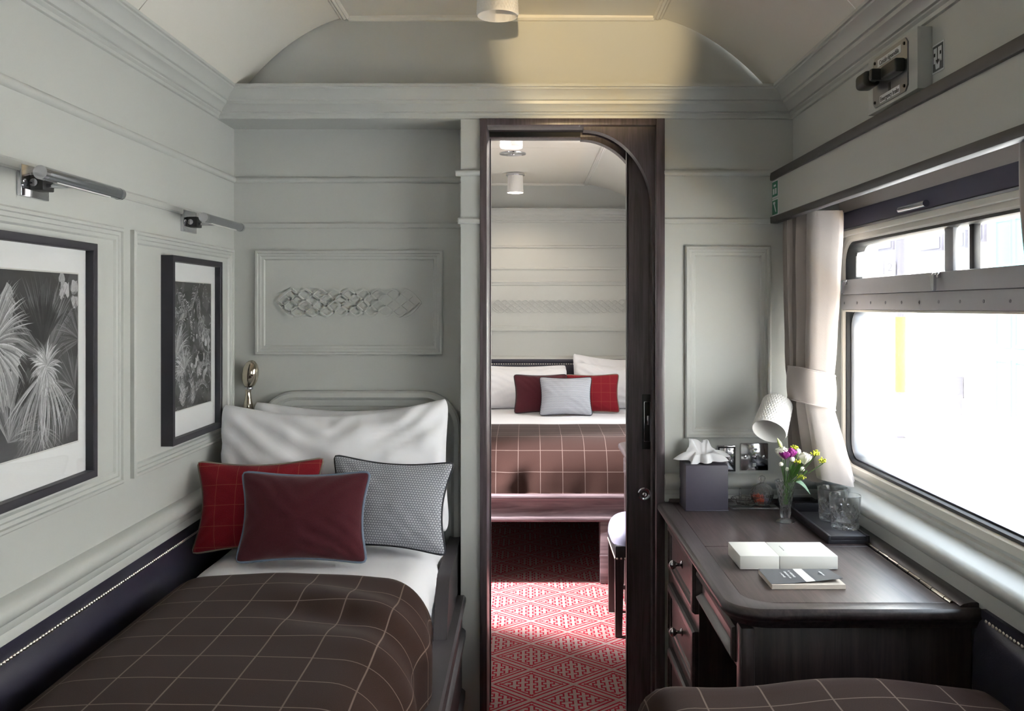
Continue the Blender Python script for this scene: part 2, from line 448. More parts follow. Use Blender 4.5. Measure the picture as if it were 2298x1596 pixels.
# next compartment
wf = struct('wall_far', MB().box(-1.8, 1.1, YF, YF + .06, 0, 2.42), PAINT, 'panelled far wall of the next compartment')
b = MB(); X2 = .945
b.box(X2, 1.1, YN, YF, 0, .86); b.box(X2, 1.1, YN, YF, 1.56, 2.2)
b.box(X2, 1.1, YN, 4.85, .86, 1.56); b.box(X2, 1.1, 5.55, YF, .86, 1.56)
struct('wall_right.001', b, PAINT, 'window wall of the next compartment')
b = MB(); b.box(-.80, -.75, YN, 4.13, 0, 2.2); b.box(-.80, -.75, 4.47, YF, 0, 2.2); b.box(-.80, -.75, 4.13, 4.47, 1.95, 2.2)  # unseen wall added here; its opening cuts the light patch on the carpet
struct('wall_light_partition', b, PAINT, 'added partition of the next compartment, its narrow doorway shaping the floor light')
struct('wall_corridor', MB().box(-1.86, -1.8, YREAR, 6.6, -.06, 2.5), PAINT, 'outer corridor wall')
struct('roof', MB().box(-1.86, 1.12, YREAR - .05, 6.6, 2.42, 2.5), GREYWOOD, 'carriage roof')

# ---- ceiling: vault panels, battens
cl = tag(thing('ceiling', (-.086, 1, 2.28), 'vaulted pale ceiling with battens'), kind='structure')
def vault_prof(x0, z0, x1, z1, n=14):
    pts = []
    for i in range(n + 1):
        t = i / n
        p0, p1, p2 = Vector((x0, z0)), Vector((x0 + (x1 - x0) * .46, z0 + (z1 - z0) * .80)), Vector((x1, z1))
        q = p0 * (1 - t) ** 2 + p1 * 2 * t * (1 - t) + p2 * t * t
        pts.append((q.x, q.y))
    return pts
def ceiling_bays(bays, xa, xs, xe, xb, z0, z1, parent):
    for y0, y1 in bays:
        for prof in (vault_prof(xa, z0, xs, z1), [(xs + .002, z1), ((xs + xe) / 2, z1 + .004), (xe - .002, z1)], vault_prof(xb, z0, xe, z1)[::-1]):
            poly = prof + [(x, z + .012) for x, z in prof[::-1]]
            obj('ceiling_panel', MB().prism(poly, 'y', y0 + .0018, y1 - (.006 if y1 in (YB, YF) else .0018)), CEIL, parent)
def batten(poly, axis, a, b2, parent):
    obj('batten', MB().prism(poly, axis, a, b2), STRIP, parent)
def flute(c, z): return [(c - .016, z + .004), (c - .016, z - .006), (c - .010, z - .010), (c - .006, z - .008), (c, z - .012), (c + .006, z - .008), (c + .010, z - .010), (c + .016, z - .006), (c + .016, z + .004)]
ZC, ZC2 = 2.288, 2.238
ceiling_bays([(YREAR, -.26), (-.26, .94), (.94, 2.14), (2.14, YB)], -.914, -.587, .4145, .772, 2.053, ZC, cl)
for c in (-.587, .4145): batten(flute(c, ZC), 'y', YREAR, YB - .012, cl)
batten([(YB - .02, ZC + .004), (YB - .02, ZC - .006), (YB - .012, ZC - .012), (YB, ZC - .012), (YB, ZC + .004)], 'x', -.575, .402, cl)
cl2 = tag(thing('ceiling.001', (-.086, 5, 2.23), 'vaulted ceiling of the next compartment'), kind='structure')
ceiling_bays([(YN, 5.05), (5.05, YF)], -.914, -.587, .4145, .865, 2.053, ZC2, cl2)
for c in (-.587, .4145): batten(flute(c, ZC2), 'y', YN, YF - .012, cl2)
batten([(YF - .02, ZC2 + .004), (YF - .02, ZC2 - .006), (YF - .012, ZC2 - .012), (YF, ZC2 - .012), (YF, ZC2 + .004)], 'x', -.575, .402, cl2)

# ---- cornices
CORN = [(0, 1.962), (.006, 1.964), (.008, 1.972), (.014, 1.977), (.014, 1.981), (.020, 1.983), (.024, 1.990), (.034, 1.999), (.042, 2.003),
        (.044, 2.012), (.050, 2.014), (.053, 2.022), (.061, 2.032), (.073, 2.040), (.077, 2.042), (.079, 2.046), (.084, 2.048), (.084, 2.0565), (0, 2.0575)]
def cornice(poly_fn, m):
    b = MB(); rows = [[(x, y, z) for x, y in poly_fn(p)] for p, z in CORN]
    b.rings(rows, closed=False); return b
t = struct('trim_1', cornice(lambda p: [(XL + p, YREAR), (XL + p, YB - p), (XU - p, YB - p), (XU - p, YREAR)], PAINT), PAINT, 'moulded grey cornice running round the compartment')
t = struct('trim_2', cornice(lambda p: [(-.75 + p, YN), (-.75 + p, YF - p), (X2 - p, YF - p), (X2 - p, YN)], PAINT), PAINT, 'moulded cornice of the next compartment')

# ---- beads and rails
def bead_y(x, z, y0, y1, parent, r=.0105, s=1):
    poly = [(x - .001 * s, z - r), (x + s * r * .5, z - r * .95), (x + s * r * .95, z - r * .45), (x + s * r * 1.1, z), (x + s * r * .95, z + r * .45), (x + s * r * .5, z + r * .95), (x - .001 * s, z + r)]
    return obj('bead_rail', MB().prism(poly, 'y', y0, y1), PAINT, parent, angle=50)
def bead_x(y, z, x0, x1, parent, r=.0105):
    poly = [(y + .001, z - r), (y - r * .5, z - r * .95), (y - r * .95, z - r * .45), (y - r * 1.1, z), (y - r * .95, z + r * .45), (y - r * .5, z + r * .95), (y + .001, z + r)]
    return obj('bead_rail', MB().prism(poly, 'x', x0, x1), PAINT, parent, angle=50)
def flat_x(y, z, x0, x1, parent, h=.02):
    poly = [(y + .001, z - h / 2), (y - .005, z - h / 2), (y - .008, z - h / 2 + .004), (y - .008, z + h / 2 - .005), (y - .004, z + h / 2), (y + .001, z + h / 2)]
    return obj('flat_rail', MB().prism(poly, 'x', x0, x1), PAINT, parent)
bead_y(XL, 1.79, YREAR, YR, wl)
b = MB().prism([(XL - .001, 1.626), (XL + .006, 1.626), (XL + .009, 1.630), (XL + .009, 1.642), (XL + .005, 1.647), (XL - .001, 1.647)], 'y', YREAR, YR)
obj('flat_rail', b, PAINT, wl)
bead_x(YR, 1.79, XL, -.2158, wb); flat_x(YR, 1.636, XL, -.2158, wb)
bead_x(YB, 1.79, -.232, -.154, wb); flat_x(YB, 1.636, -.225, -.154, wb)
bead_x(YB, 1.79, .436, XV + .01, wb); flat_x(YB, 1.636, .436, XV + .07, wb)
for z in (1.79,): bead_x(YF, z, -.75, X2, wf)
flat_x(YF, 1.636, -.75, X2, wf)

# ---- panel mouldings
ML = lambda a, b_, h: (XL + h, a, b_)                 # left wall: a = y
for y0, y1 in ((2.287, 3.062), (1.452, 2.227), (.617, 1.392), (-.218, .557)):
    obj('panel_moulding', frame_sweep(MB(), ML, (y0, y1, .930, 1.553), PANEL), PAINT, wl)
def MBk(y): return lambda a, b_, h: (a, y - h, b_)
obj('panel_moulding', frame_sweep(MB(), MBk(YR), (-.9237, -.288, 1.197, 1.552), PANEL), PAINT, wb)
obj('panel_moulding', frame_sweep(MB(), MBk(YB), (.503, .7775, .940, 1.556), PANEL), PAINT, wb)
obj('panel_moulding', frame_sweep(MB(), MBk(YF), (-.55, .86, 1.186, 1.546), PANEL), PAINT, wf)

# ---- woven knot relief
def knot(cx, cz, y, L, parent):
    dx, dy = .0246, .0194; A = 2.5 * dy; per = 10 * dx
    b = MB(); half = L / 2
    def seg(pts, wd=.0072, h=.0078):
        n = len(pts)
        if n < 2: return
        rows = []
        for i, (x, z) in enumerate(pts):
            x0, z0 = pts[max(i - 1, 0)]; x1, z1 = pts[min(i + 1, n - 1)]
            t_ = Vector((x1 - x0, z1 - z0)); 
            if t_.length < 1e-9: continue
            t_.normalize(); nx, nz_ = -t_.y * wd / 2, t_.x * wd / 2
            rows.append([(cx + x + nx, y, cz + z + nz_), (cx + x + nx * .8, y - h, cz + z + nz_ * .8), (cx + x - nx * .8, y - h, cz + z - nz_ * .8), (cx + x - nx, y, cz + z - nz_)])
        b.rings(rows, True, True)
    N = int(L / .0030)
    for k in range(5):
        for sgn in (1,):
            cur = []
            for i in range(N + 1):
                x = -half + L * i / N
                ph = ((x + half) / per + k / 5 * 1.0 + (.1 if sgn > 0 else .0) * 0) % 1.0
                tri = (4 * abs(ph - .5) - 1) * sgn
                z = tri * A
                lim = A * .94; z = lim * math.tanh(z / lim * 1.0) / math.tanh(1.0 * A / lim) if abs(z) > lim * .82 else z
                env = (half - abs(x)) * dy / dx * 1.05
                if abs(z) <= env: cur.append((x, z))
                else: seg(cur); cur = []
            seg(cur)
    for sx in (1, -1):
        for sz in (1, -1):
            e = A / (dy / dx * 1.05)
            seg([(sx * (half - e * t_), sz * (A * .95 * math.sin(t_ * math.pi / 2 * .98))) for t_ in [i / 12 for i in range(13)]])
    o = obj('knot_relief', b, PAINT, parent); return o
knot(-.6075, 1.374, YR, .49, wb); knot(.235, 1.365, YF, 1.0, wf)

# ---- chair rails and upholstery
CH = [(0, .725), (.013, .725), (.013, .742), (.010, .745), (.013, .748), (.013, .762), (.018, .766), (.026, .771), (.031, .779), (.032, .789), (.028, .799), (.018, .805), (.010, .808), (0, .810)]
obj('chair_rail', MB().prism([(XL + p, z) for p, z in CH], 'y', YREAR, YR), PAINT, wl, angle=45)
obj('chair_rail', MB().prism([(YB - p, z + .016) for p, z in CH[::-1]], 'x', .436, XW, ), PAINT, wb, angle=45)
obj('chair_rail', MB().prism([(YF - p, z + .20) for p, z in CH[::-1]], 'x', -.75, X2), PAINT, wf, angle=45)
up = [(XL, .725), (XL + .012, .725), (XL + .012, .695), (XL + .010, .690), (XL + .016, .684), (XL + .026, .668), (XL + .031, .645), (XL + .033, .60), (XL + .033, .30), (XL, .30)]
obj('upholstered_panel', MB().prism(up, 'y', YREAR, YR - .002), LEATHER, wl, angle=60)
up = [(XW, .74), (XW - .010, .74), (XW - .010, .724), (XW - .008, .719), (XW - .014, .713), (XW - .024, .69), (XW - .028, .64), (XW - .028, .30), (XW, .30)]
obj('upholstered_panel', MB().prism(up, 'y', YREAR, 1.875), LEATHER, wr, angle=60)
def nails(parent, pts, nrm, r=.0050):
    b = MB(); q = Vector(nrm).normalized(); u = q.orthogonal().normalized(); v = q.cross(u)
    for p in pts:
        p = Vector(p); ring = [p + (u * math.cos(a) + v * math.sin(a)) * r for a in [k * math.pi / 3 for k in range(6)]]
        ring2 = [p + (u * math.cos(a) + v * math.sin(a)) * r * .6 + q * r * .55 for a in [k * math.pi / 3 for k in range(6)]]
        b.rings([ring, ring2], False, True)
    return tag(obj('nail_trim', b, BRASS, parent, angle=80), kind='stuff')
nails(wl, [(XL + .0115, .9 + .0115 * i, .692) for i in range(190)], (1, 0, .1), .0048)
nails(wr, [(XW - .0095, .95 + .0135 * i, .721) for i in range(68)], (-1, 0, .1), .0045)

# ---- window sill board (runs the length of the window wall)
sill = [(1.1, .74), (XW, .742), (.934, .746), (.934, .764), (.929, .767), (.929, .783), (.921, .787), (.914, .795), (.912, .805), (.916, .814), (.928, .820), (.982, .830), (.982, .842), (.990, .846), (.990, .853), (1.002, .856), (1.1, .856)]
struct('trim_3', MB().prism(sill[::-1], 'y', YREAR, YB), PAINT, 'pale rounded window sill along the window wall', angle=40)

# ---- windows
def train_window(n, y0, y1, label, full=True):
    w_ = thing('window_%d' % n, (1.03, (y0 + y1) / 2, .86), label, kind='structure')
    MW = lambda a, b_, h: (XG - h, a, b_)
    z0, z1, zt0, zt1, zm = .86, 1.60, 1.352, 1.444, 1.398
    obj('frame', frame_sweep(MB(), MW, (y0 - .01, y1 + .01, z0 - .006, 1.585), [(0, -.05), (0, .012), (.006, .014), (.02, .014), (.026, .008), (.030, -.004), (.032, -.06)], .085), CREAM, w_)
    obj('gasket', frame_sweep(MB(), MW, (y0 + .016, y1 - .016, z0 + .018, 1.562), [(0, -.03), (0, .006), (.004, .009), (.010, .008), (.013, .0), (.013, -.04)], .07), RUBBER, w_)
    obj('glazing_bead', frame_sweep(MB(), MW, (y0 + .029, y1 - .029, z0 + .031, 1.352), [(0, -.03), (0, -.006), (.005, -.004), (.008, -.012), (.008, -.04)], .058), STEEL, w_)
    obj('pane', MB().box(1.030, 1.035, y0 + .02, y1 - .02, z0 + .02, zt0 + .02), PANE, w_)
    ym = (y0 + y1) / 2
    ms = (2.19, 2.087) if full else (ym + .05, ym - .05)
    obj('pane', MB().box(1.024, 1.028, ms[1], y1 - .02, zt1 - .02, 1.56), PANE, w_)
    obj('pane', MB().box(1.038, 1.042, y0 + .02, ms[0], zt1 - .02, 1.56), PANE, w_)
    obj('transom', MB().box(.978, 1.045, y0 + .004, y1 - .004, zm, zt1, .003), ALU, w_)
    obj('transom_rail', MB().box(.982, 1.045, y0 + .004, y1 - .004, zt0, zm - .0006, .002), ALU, w_)
    obj('transom_trim', MB().box(.984, 1.0, y0 + .01, y1 - .01, zt0 - .007, zt0 - .0005, .002), CREAM, w_)
    obj('mullion', MB().box(1.006, 1.022, ms[0] - .026, ms[0] + .022, zt1 - .001, 1.562, .006), ALU, w_)
    obj('mullion', MB().box(1.012, 1.030, ms[1] - .012, ms[1] + .012, zt1 - .001, 1.562, .004), BLACKP, w_)
    for i in range(13):
        yy = y1 - .035 - i * (y1 - y0 - .07) / 12
        obj('screw', MB().lathe([(.0042, 0), (.0042, .001), (.0022, .0014), (.001, .0006)], (.982, yy, 1.372), 10, Matrix.Rotation(R(-90), 4, 'Y'), capt=True), STEEL, w_)
    for yy in (y1 - .06, ms[0] - .01, y0 + .06):
        l = MB(); l.box(.968, .979, yy - .014, yy + .014, 1.428, 1.442, .003)
        l.prism([(yy - .013, 1.436), (yy + .010, 1.436), (yy + .006, 1.415), (yy - .006, 1.398), (yy - .012, 1.402)], 'x', .962, .969)
        obj('latch', l, CHROME, w_)
    return w_
w1 = train_window(1, 1.50, 2.87, 'large rounded train window with sliding top lights')
obj('sticker', MB().box(1.0195, 1.0215, 2.735, 2.835, 1.452, 1.528, .004), STICKER, w1)
train_window(2, -1.2, .2, 'second train window behind the view', False)
w3 = thing('window_3', (1.03, 5.2, .86), 'window of the next compartment', kind='structure')
obj('frame', frame_sweep(MB(), lambda a, b_, h: (X2 - h, a, b_), (4.84, 5.56, .85, 1.57), [(0, -.15), (0, .012), (.03, .012), (.034, -.06)], .07), CREAM, w3)
obj('pane', MB().box(1.03, 1.035, 4.84, 5.56, .85, 1.57), PANE, w3)

# ---- sliding door
d1 = thing('door_1', (.13, 3.0, 0), 'dark oak sliding doorway with arched corner', kind='structure')
b = MB()
b.box(-.154, -.1315, 2.920, YN + .008, 0, 1.9635, .002)
obj('jamb', b, DOORW, d1)
obj('jamb_bead', MB().box(-.1315, -.1275, 3.14, 3.165, 0, 1.94, .001), DOORW, d1)
b = MB(); b.box(.410, .4375, 2.920, 3.005, 0, 1.9635, .002)
obj('jamb', b, DOORW, d1)
b = MB(); b.box(.395, .4375, 3.118, YN + .008, 0, 1.9635, .002); obj('jamb', b, DOORW, d1)
b = MB(); b.box(-.1315, .410, 2.920, 3.005, 1.942, 1.9635, .002); obj('head', b, DOORW, d1)
b = MB(); b.box(-.1315, .410, 3.115, YN + .008, 1.938, 1.9635, .002); obj('head', b, DOORW, d1)
tk = MB(); tk.box(-.1315, .43, 3.005, 3.115, 1.955, 1.963); tk.box(-.1315, .178, 3.1125, 3.1155, 1.940, 1.956)  # second strip blackens the rear head face, painting in the slot's shade
obj('track_slot_shade', tk, RUBBER, d1)
def spandrel(y0, y1, cx=.18, cz=1.67, rx=.222, rz=.262, xr=.4105, zt=1.9425):
    n = 20
    arc = [(cx + rx * math.sin(R(90) * i / n), cz + rz * math.cos(R(90) * i / n)) for i in range(n + 1)]
    poly_ = [(cx, zt)] + arc + [(cx + rx, 0), (xr, 0), (xr, zt)]
    return MB().prism(poly_, 'y', y0, y1)
obj('spandrel', spandrel(2.952, 3.000), DOORW, d1, angle=25)
obj('spandrel', spandrel(3.118, 3.165), DOORW, d1, angle=25)
leaf = obj('door_leaf', MB().box(.334, .93, 3.040, 3.080, .006, 1.952, .003), DOORW, d1)
obj('leaf_edge', MB().box(.3285, .334, 3.044, 3.076, .006, 1.952, .001), GREYWOOD, d1)
px = lambda x, y, Y: ((x - 1185) * Y / 2050, EYE - (y - 689) * Y / 2050)
b = MB(); b.box(.379, .409, 3.036, 3.041, .887, 1.070, .001)
fp = obj('flush_pull', b, BLACKP, leaf)
b = MB(); frame_sweep(b, MBk(3.0365), (.385, .407, .912, 1.046), [(0, 0), (0, .002), (.002, .003), (.004, .0), (.005, -.004)], .003)
obj('pull_rim', b, CHROME, leaf)
obj('turn_snib', MB().box(.394, .402, 3.028, 3.037, .968, 1.000, .002), CHROME, leaf)
b = MB().lathe([(.0215, 0), (.0215, .003), (.018, .0045), (.013, .0035)], (.386, 3.040, .738), 28, Matrix.Rotation(R(90), 4, 'X'))
obj('key_rosette', b, CHROME, leaf)
obj('lock_snib', MB().lathe([(.008, 0), (.007, .010), (.003, .013)], (.386, 3.038, .738), 14, Matrix.Rotation(R(90), 4, 'X'), capt=True), CHROME, leaf)

# ---- pelmet over the window, roller blind
pm = thing('window_pelmet', (.80, 1.0, 1.627), 'long sage grey pelmet with dark edges above the window', 'pelmet')
b = MB(); b.box(XV + .004, XV + .02, YREAR, YB - .001, 1.635, 1.782); b.box(XV + .01, XU, YREAR, YB - .001, 1.770, 1.784)
obj('fascia', b, PAINT, pm)
obj('top_edging', MB().box(XV - .004, XV + .022, YREAR, YB - .001, 1.764, 1.789, .003), GREYWOOD, pm)
obj('bottom_edging', MB().box(XV - .004, XV + .022, YREAR, YB - .001, 1.627, 1.648, .003), GREYWOOD, pm)
rb = thing('roller_blind', (.985, 2.185, 1.6), 'rolled-up dark blind with chrome handle above the window', 'blind')
obj('cassette', MB().box(.988, 1.0, 1.48, 2.905, 1.646, 1.70, .002), TAUPE, rb)
obj('bottom_bar', MB().box(.978, .992, 1.49, 2.900, 1.602, 1.652, .003), BLIND, rb)
obj('rail_line', MB().box(.976, .992, 1.49, 2.900, 1.594, 1.600, .001), STEEL, rb)
obj('head_strip', MB().box(.974, 1.0, 1.49, 2.900, 1.578, 1.5935, .002), CREAM, rb)
h = MB().tube([(.970, 2.226, 1.613), (.970, 2.382, 1.613)], .0085, 14)
obj('handle', h, CHROME, rb)
# ================================================================ SOFT FURNISHINGS
def fnoise(x, y, z=0): return noise.noise(Vector((x, y, z)))
def pillow(w_, h_, t_, c=.10, wr=.004, seed=0, sag=0.0, nu=44, nv=34, both=True, power=.5):
    """upright cushion in local x (width) / z (height), front towards -y; bottom centre at origin"""
    b = MB()
    def edge(u, v):
        f = 1 - .055 * (abs(u) * abs(v)) ** 7
        x = f * w_ / 2 * u * (1 - c * (1 - v * v) * u * u)
        z = f * h_ / 2 * v * (1 - c * (1 - u * u) * v * v)
        z -= sag * (1 - u * u) * (v + 1) / 2
        return x, z
    for s in (-1, 1):
        def fn(a, bb, s=s):
            u, v = 2 * a - 1, 2 * bb - 1
            u = math.sin(u * math.pi / 2) * .55 + u * .45; v = math.sin(v * math.pi / 2) * .55 + v * .45
            x, z = edge(u, v)
            k = max(0, (1 - u * u) * (1 - v * v)) ** power
            wv = wr * (fnoise(x * 9 + seed, z * 9, s) * 1.4 + .55 * math.sin(17 * (abs(u) - abs(v)) + 5 * fnoise(x * 7, z * 7, seed)) + .5 * fnoise(x * 26 + seed, z * 16, s)) * min(1, k * 2.4)
            y = s * (t_ / 2 * k + wv)
            return (x, y, z + h_ / 2), (x, z)
        b.grid(fn, nu, nv, flip=(s < 0))
    b2 = MB(); pts = []
    n = 22
    for k in range(4):
        for i in range(n):
            q = 2 * i / n - 1
            u, v = [(q, -1), (1, q), (-q, 1), (-1, -q)][k]
            x, z = edge(u, v); pts.append((x, 0, z + h_ / 2))
    return b, pts
def place(name, b, m, loc, tilt, yaw, roll, label, cat, group=None, pts=None, pipe=None, pr=.0042):
    o = obj(name, b, m, local=True, loc=loc, rot=(R(tilt), R(roll), R(yaw)), angle=70)
    tag(o, label, cat, group)
    if pipe:
        # rounded corners for the cord
        q = pts; n = len(q); sm = []
        for i in range(n):
            p0, p1, p2 = Vector(q[i - 1]), Vector(q[i]), Vector(q[(i + 1) % n]); sm.append((p0 + p1 * 2 + p2) / 4)
        obj('piping', MB().tube(sm, pr, 8, closed=True), pipe, o, local=True, loc=(0, 0, 0), angle=70)
    return o
def drape(fx, fy, zt, s0, s1, t0, t1, nu, nv, wr=.006, seed=0, thick=0.0, ypush=None):
    """cloth laid flat in (s,t), bent over bed edges by fx(s)->(x,drop), fy(t)->(y,drop)"""
    b = MB()
    def fn(a, c):
        s, t = s0 + (s1 - s0) * a, t0 + (t1 - t0) * c
        if ypush: t += ypush(s, c)
        x, dx = fx(s); y, dy = fy(t)
        n = fnoise(x * 3.1 + seed, y * 3.1, 1.7) * .8 + fnoise(x * 8 + seed, y * 6.5, 4.2) * .35
        z = zt - dx - dy + wr * n * 2
        k = min(1, dx / .12)
        x += k * wr * 2.2 * math.sin(t * 23 + 4 * fnoise(t * 2, s, seed)) * (1 if s > 0 else -1)
        return (x, y, z), (s, t)
    b.grid(fn, nu, nv)
    return b
def bend(c0, half, r, sign_hang=True):
    """returns f(s): s measured from centre; flat half-width then quarter round of radius r then vertical"""
    def f(s):
        sg = 1 if s >= 0 else -1; q = abs(s)
        if q <= half: return c0 + s, 0.0
        e = q - half; arc = r * math.pi / 2
        if e < arc:
            a = e / r; return c0 + sg * (half + r * math.sin(a)), r * (1 - math.cos(a))
        return c0 + sg * (half + r), r + (e - arc)
    return f

# ---------------------------------------------------------------- bed under the pictures
bd = thing('bed_frame', (-.6, 2.0, 0), 'dark bed frame with raised side board and arched grey headboard', 'bed')
obj('base', MB().box(-.955, -.285, .95, 3.07, .04, .40, .004), GREYWOOD, bd)
rail = [(-.262, .10), (-.206, .10), (-.201, .106), (-.201, .128), (-.206, .134), (-.212, .138), (-.212, .290), (-.206, .294), (-.200, .302), (-.200, .322), (-.205, .328), (-.211, .332), (-.211, .404), (-.205, .408), (-.199, .416), (-.199, .428), (-.205, .436), (-.262, .436)]
obj('side_rail', MB().prism(rail, 'y', .95, 2.928), GREYWOOD, bd)
obj('foot_rail', MB().box(-.955, -.262, .92, .95, .10, .436, .004), GREYWOOD, bd)
lb = [(3.088, .40), (2.53, .40), (2.525, .42), (2.60, .540), (2.615, .562), (2.635, .576), (2.66, .582), (3.088, .590)]
obj('side_board', MB().prism(lb, 'x', -.264, -.226), GREYWOOD, bd, angle=30)
hb = [(0, 0), (0, .028), (.006, .034), (.020, .036), (.026, .031), (.030, .024), (.050, .022), (.052, .018), (.066, .017), (.068, .012), (.080, .010)]
obj('headboard', frame_sweep(MB(), MBk(YR - .002), (-.905, -.228, .30, 1.077), hb, .125, 10, top_only=True), PAINT, bd, angle=25)
obj('headboard_panel', frame_sweep(MB(), MBk(YR - .002), (-.830, -.303, .30, 1.002), [(0, .0), (0, .008), (.02, .016), (.06, .020)], .06, 8, top_only=True, capb=True), LEATHER, bd)
mt = obj('mattress', MB().box(-.945, -.290, 1.0, 3.045, .402, .585, .03, 3), LINEN); tag(mt, 'white mattress in the bed under the pictures', 'mattress')
# duvet
fx = bend(-.603, .262, .075); fy = bend(2.02, .95, .06)
dv = drape(fx, fy, .634, -.50, .53, -1.0, 1.03, 40, 70, .006, 3)
tag(obj('duvet', dv, LINEN, angle=80), 'white duvet turned back below the cushions', 'duvet')
# brown check blanket
fxb = bend(-.603, .235, .128); fyb = bend(1.5, 1.2, .05)
def skew(s, c): return (-.075 * s + .02 * math.sin(s * 6)) * c
def blanket():
    b = MB()
    def fn(a, c):
        s, t = -.50 + 1.06 * a, -.60 + 1.49 * c
        x, dx = fxb(s); y = 1.5 + t + (-.07 * (s) + .012 * math.sin(s * 5)) * c
        fold = .013 * math.exp(-((x + .42 + .30 * (y - 2.14)) / .17) ** 2) * math.sin((y - 1.95 + .35 * x) * 24) * math.exp(-((y - 2.12) / .20) ** 2)
        n = fnoise(x * 2.6, y * 2.6, 1.7) * .9 + fnoise(x * 7, y * 5, 4.2) * .4
        crown = .022 * (1 - min(1, abs(s) / .36) ** 2)
        z = .652 + crown - dx + .006 * n + fold
        k = min(1, dx / .12)
        x += k * .012 * math.sin(y * 21 + 3 * fnoise(y * 2, s, 3)) * (1 if s > 0 else -1) * (1 if s > 0 else .3)
        edge = max(0, (c - .965) / .035); z -= .016 * edge ** 2
        return (x, y, z), (s + .047, t + .03)
    b.grid(fn, 90, 120); return b
tag(obj('wool_blanket', blanket(), BROWN, angle=85), 'brown check wool blanket over the bed under the pictures', 'blanket')
pb, pp = pillow(.66, .42, .16, .05, .010, 11, sag=.03, power=.38)
place('pillow', pb, LINEN, (-.590, 2.955, .643), -12, 0, 0, 'plump white pillow behind, against the arched headboard', 'pillow', 'white pillows on the bed under the pictures')
pb, pp = pillow(.735, .43, .19, .05, .011, 4, sag=.045, power=.38)
place('pillow', pb, LINEN, (-.600, 2.80, .652), -13, 0, -1.5, 'white pillow in front of the other, behind the cushions', 'pillow', 'white pillows on the bed under the pictures')
CG = 'scatter cushions on the bed under the pictures'
pb, pp = pillow(.385, .275, .11, .17, .003, 21)
place('cushion', pb, REDC, (-.782, 2.635, .648), -16, 4, -1, 'red check cushion with taupe piping beside the side wall', 'cushion', CG, pp, PIPE_T, .0035)
pb, pp = pillow(.378, .278, .11, .17, .003, 25)
place('cushion', pb, WEAVE, (-.418, 2.64, .648), -17, -4, 3, 'grey woven cushion with black piping beside the bed side board', 'cushion', CG, pp, PIPE_K, .0038)
pb, pp = pillow(.376, .258, .12, .135, .003, 29)
place('cushion', pb, BURG, (-.628, 2.525, .648), -15, 0, 0, 'plain burgundy cushion with blue-grey piping in front of two others', 'cushion', CG, pp, PIPE_B, .0046)

# ---------------------------------------------------------------- bed close to the viewer on the window side
b2 = thing('bed_frame', (.57, .8, 0), 'bed base hidden under the brown blanket beside the desk end', 'bed')
obj('base', MB().box(.27, .90, -.2, 1.72, .04, .40, .004), GREYWOOD, b2)
for x in (.29, .86):
    for y in (-.18, 1.69): obj('leg', MB().box(x - .02, x + .02, y - .02, y + .02, 0, .04), GREYWOOD, b2)
tag(obj('mattress', MB().box(.25, .905, -.2, 1.74, .402, .575, .03, 3), LINEN), 'white mattress under the blanket beside the desk end', 'mattress')
def blanket2():
    b = MB(); fx = bend(.565, .262, .092); fy = bend(.75, .95, .10)
    def fn(a, c):
        s, t = -.56 + 1.12 * a, -.95 + 2.16 * c
        x, dx = fx(s); y, dy = fy(t)
        n = fnoise(x * 4 + 8, y * 4, 2.7) * .9 + fnoise(x * 9, y * 8, 5.2) * .3
        z = .652 + .010 * math.sin(x * 11 + 1) - max(dx, dy) - .35 * min(dx, dy) + .008 * n
        k = min(1, dy / .12); y += k * .010 * math.sin(x * 24)
        return (x, y, max(z, .30)), (s + .02, t + .015)
    b.grid(fn, 80, 110); return b
tag(obj('wool_blanket', blanket2(), BROWN, angle=85), 'brown check wool blanket in the corner below the desk', 'blanket')

# ---------------------------------------------------------------- desk
dk = thing('desk', (.68, 2.4, 0), 'dark oak writing desk with chrome-knobbed drawers under the window', 'desk')
def top_loop(ins, z):
    x0, x1, y0, y1, r = .412 + ins, .938, 1.88 + ins, 2.928, .075
    n = 8; pts = []
    for i in range(n + 1):
        t = R(180 + 90 * i / n); pts.append((x0 + r + r * math.cos(t), y0 + r + r * math.sin(t), z))
    pts += [(x1, y0, z), (x1, y1, z)]
    c = .02
    pts += [(x0 + c, y1, z), (x0, y1 - c, z)]
    return pts
b = MB()
prof = [(.030, .690), (.022, .691), (.020, .700), (.012, .702), (.010, .708), (.004, .711), (0, .718), (0, .726), (.003, .732), (.008, .7352)]
b.rings([top_loop(i, z) for i, z in prof], True, False)
top = obj('top', b, WOOD_Y, dk, angle=40)
b = MB(); b.rings([top_loop(.008, .7352), top_loop(.047, .7352), top_loop(.050, .7335)], False, False); obj('edge_band', b, wood('edge_band_oak', (50, 42, 44), (74, 66, 68), 'y', .34, .35), top)
b = MB(); b.box(.4625, .8905, 2.388, 2.927, .715, .7345, .0008, 1); obj('top_panel', b, TOPW, dk)
b = MB(); b.box(.4625, .8890, 1.932, 2.384, .715, .7345, .0008, 1); obj('hinged_flap', b, TOPW, dk)
b = MB()
n = 16
for i in range(n):
    y0 = 1.925 + i * .49 / n
    b.tube([(.893, y0 + .001, .7365), (.893, y0 + .49 / n - .001, .7365)], .0046 if i % 2 else .0038, 8)
obj('piano_hinge', b, NICKEL, dk)
obj('back_lip', MB().prism([(.897, .730), (.899, .738), (.906, .742), (.922, .7455), (.938, .7455), (.938, .730)], 'y', 1.90, 2.927), WOOD_Y, dk)
obj('back_lip', MB().box(.45, .90, 2.914, 2.927, .7345, .748, .002), WOOD_X, dk)
obj('carcass', MB().box(.448, .930, 2.392, 2.915, .0, .690), WOOD_Z, dk)
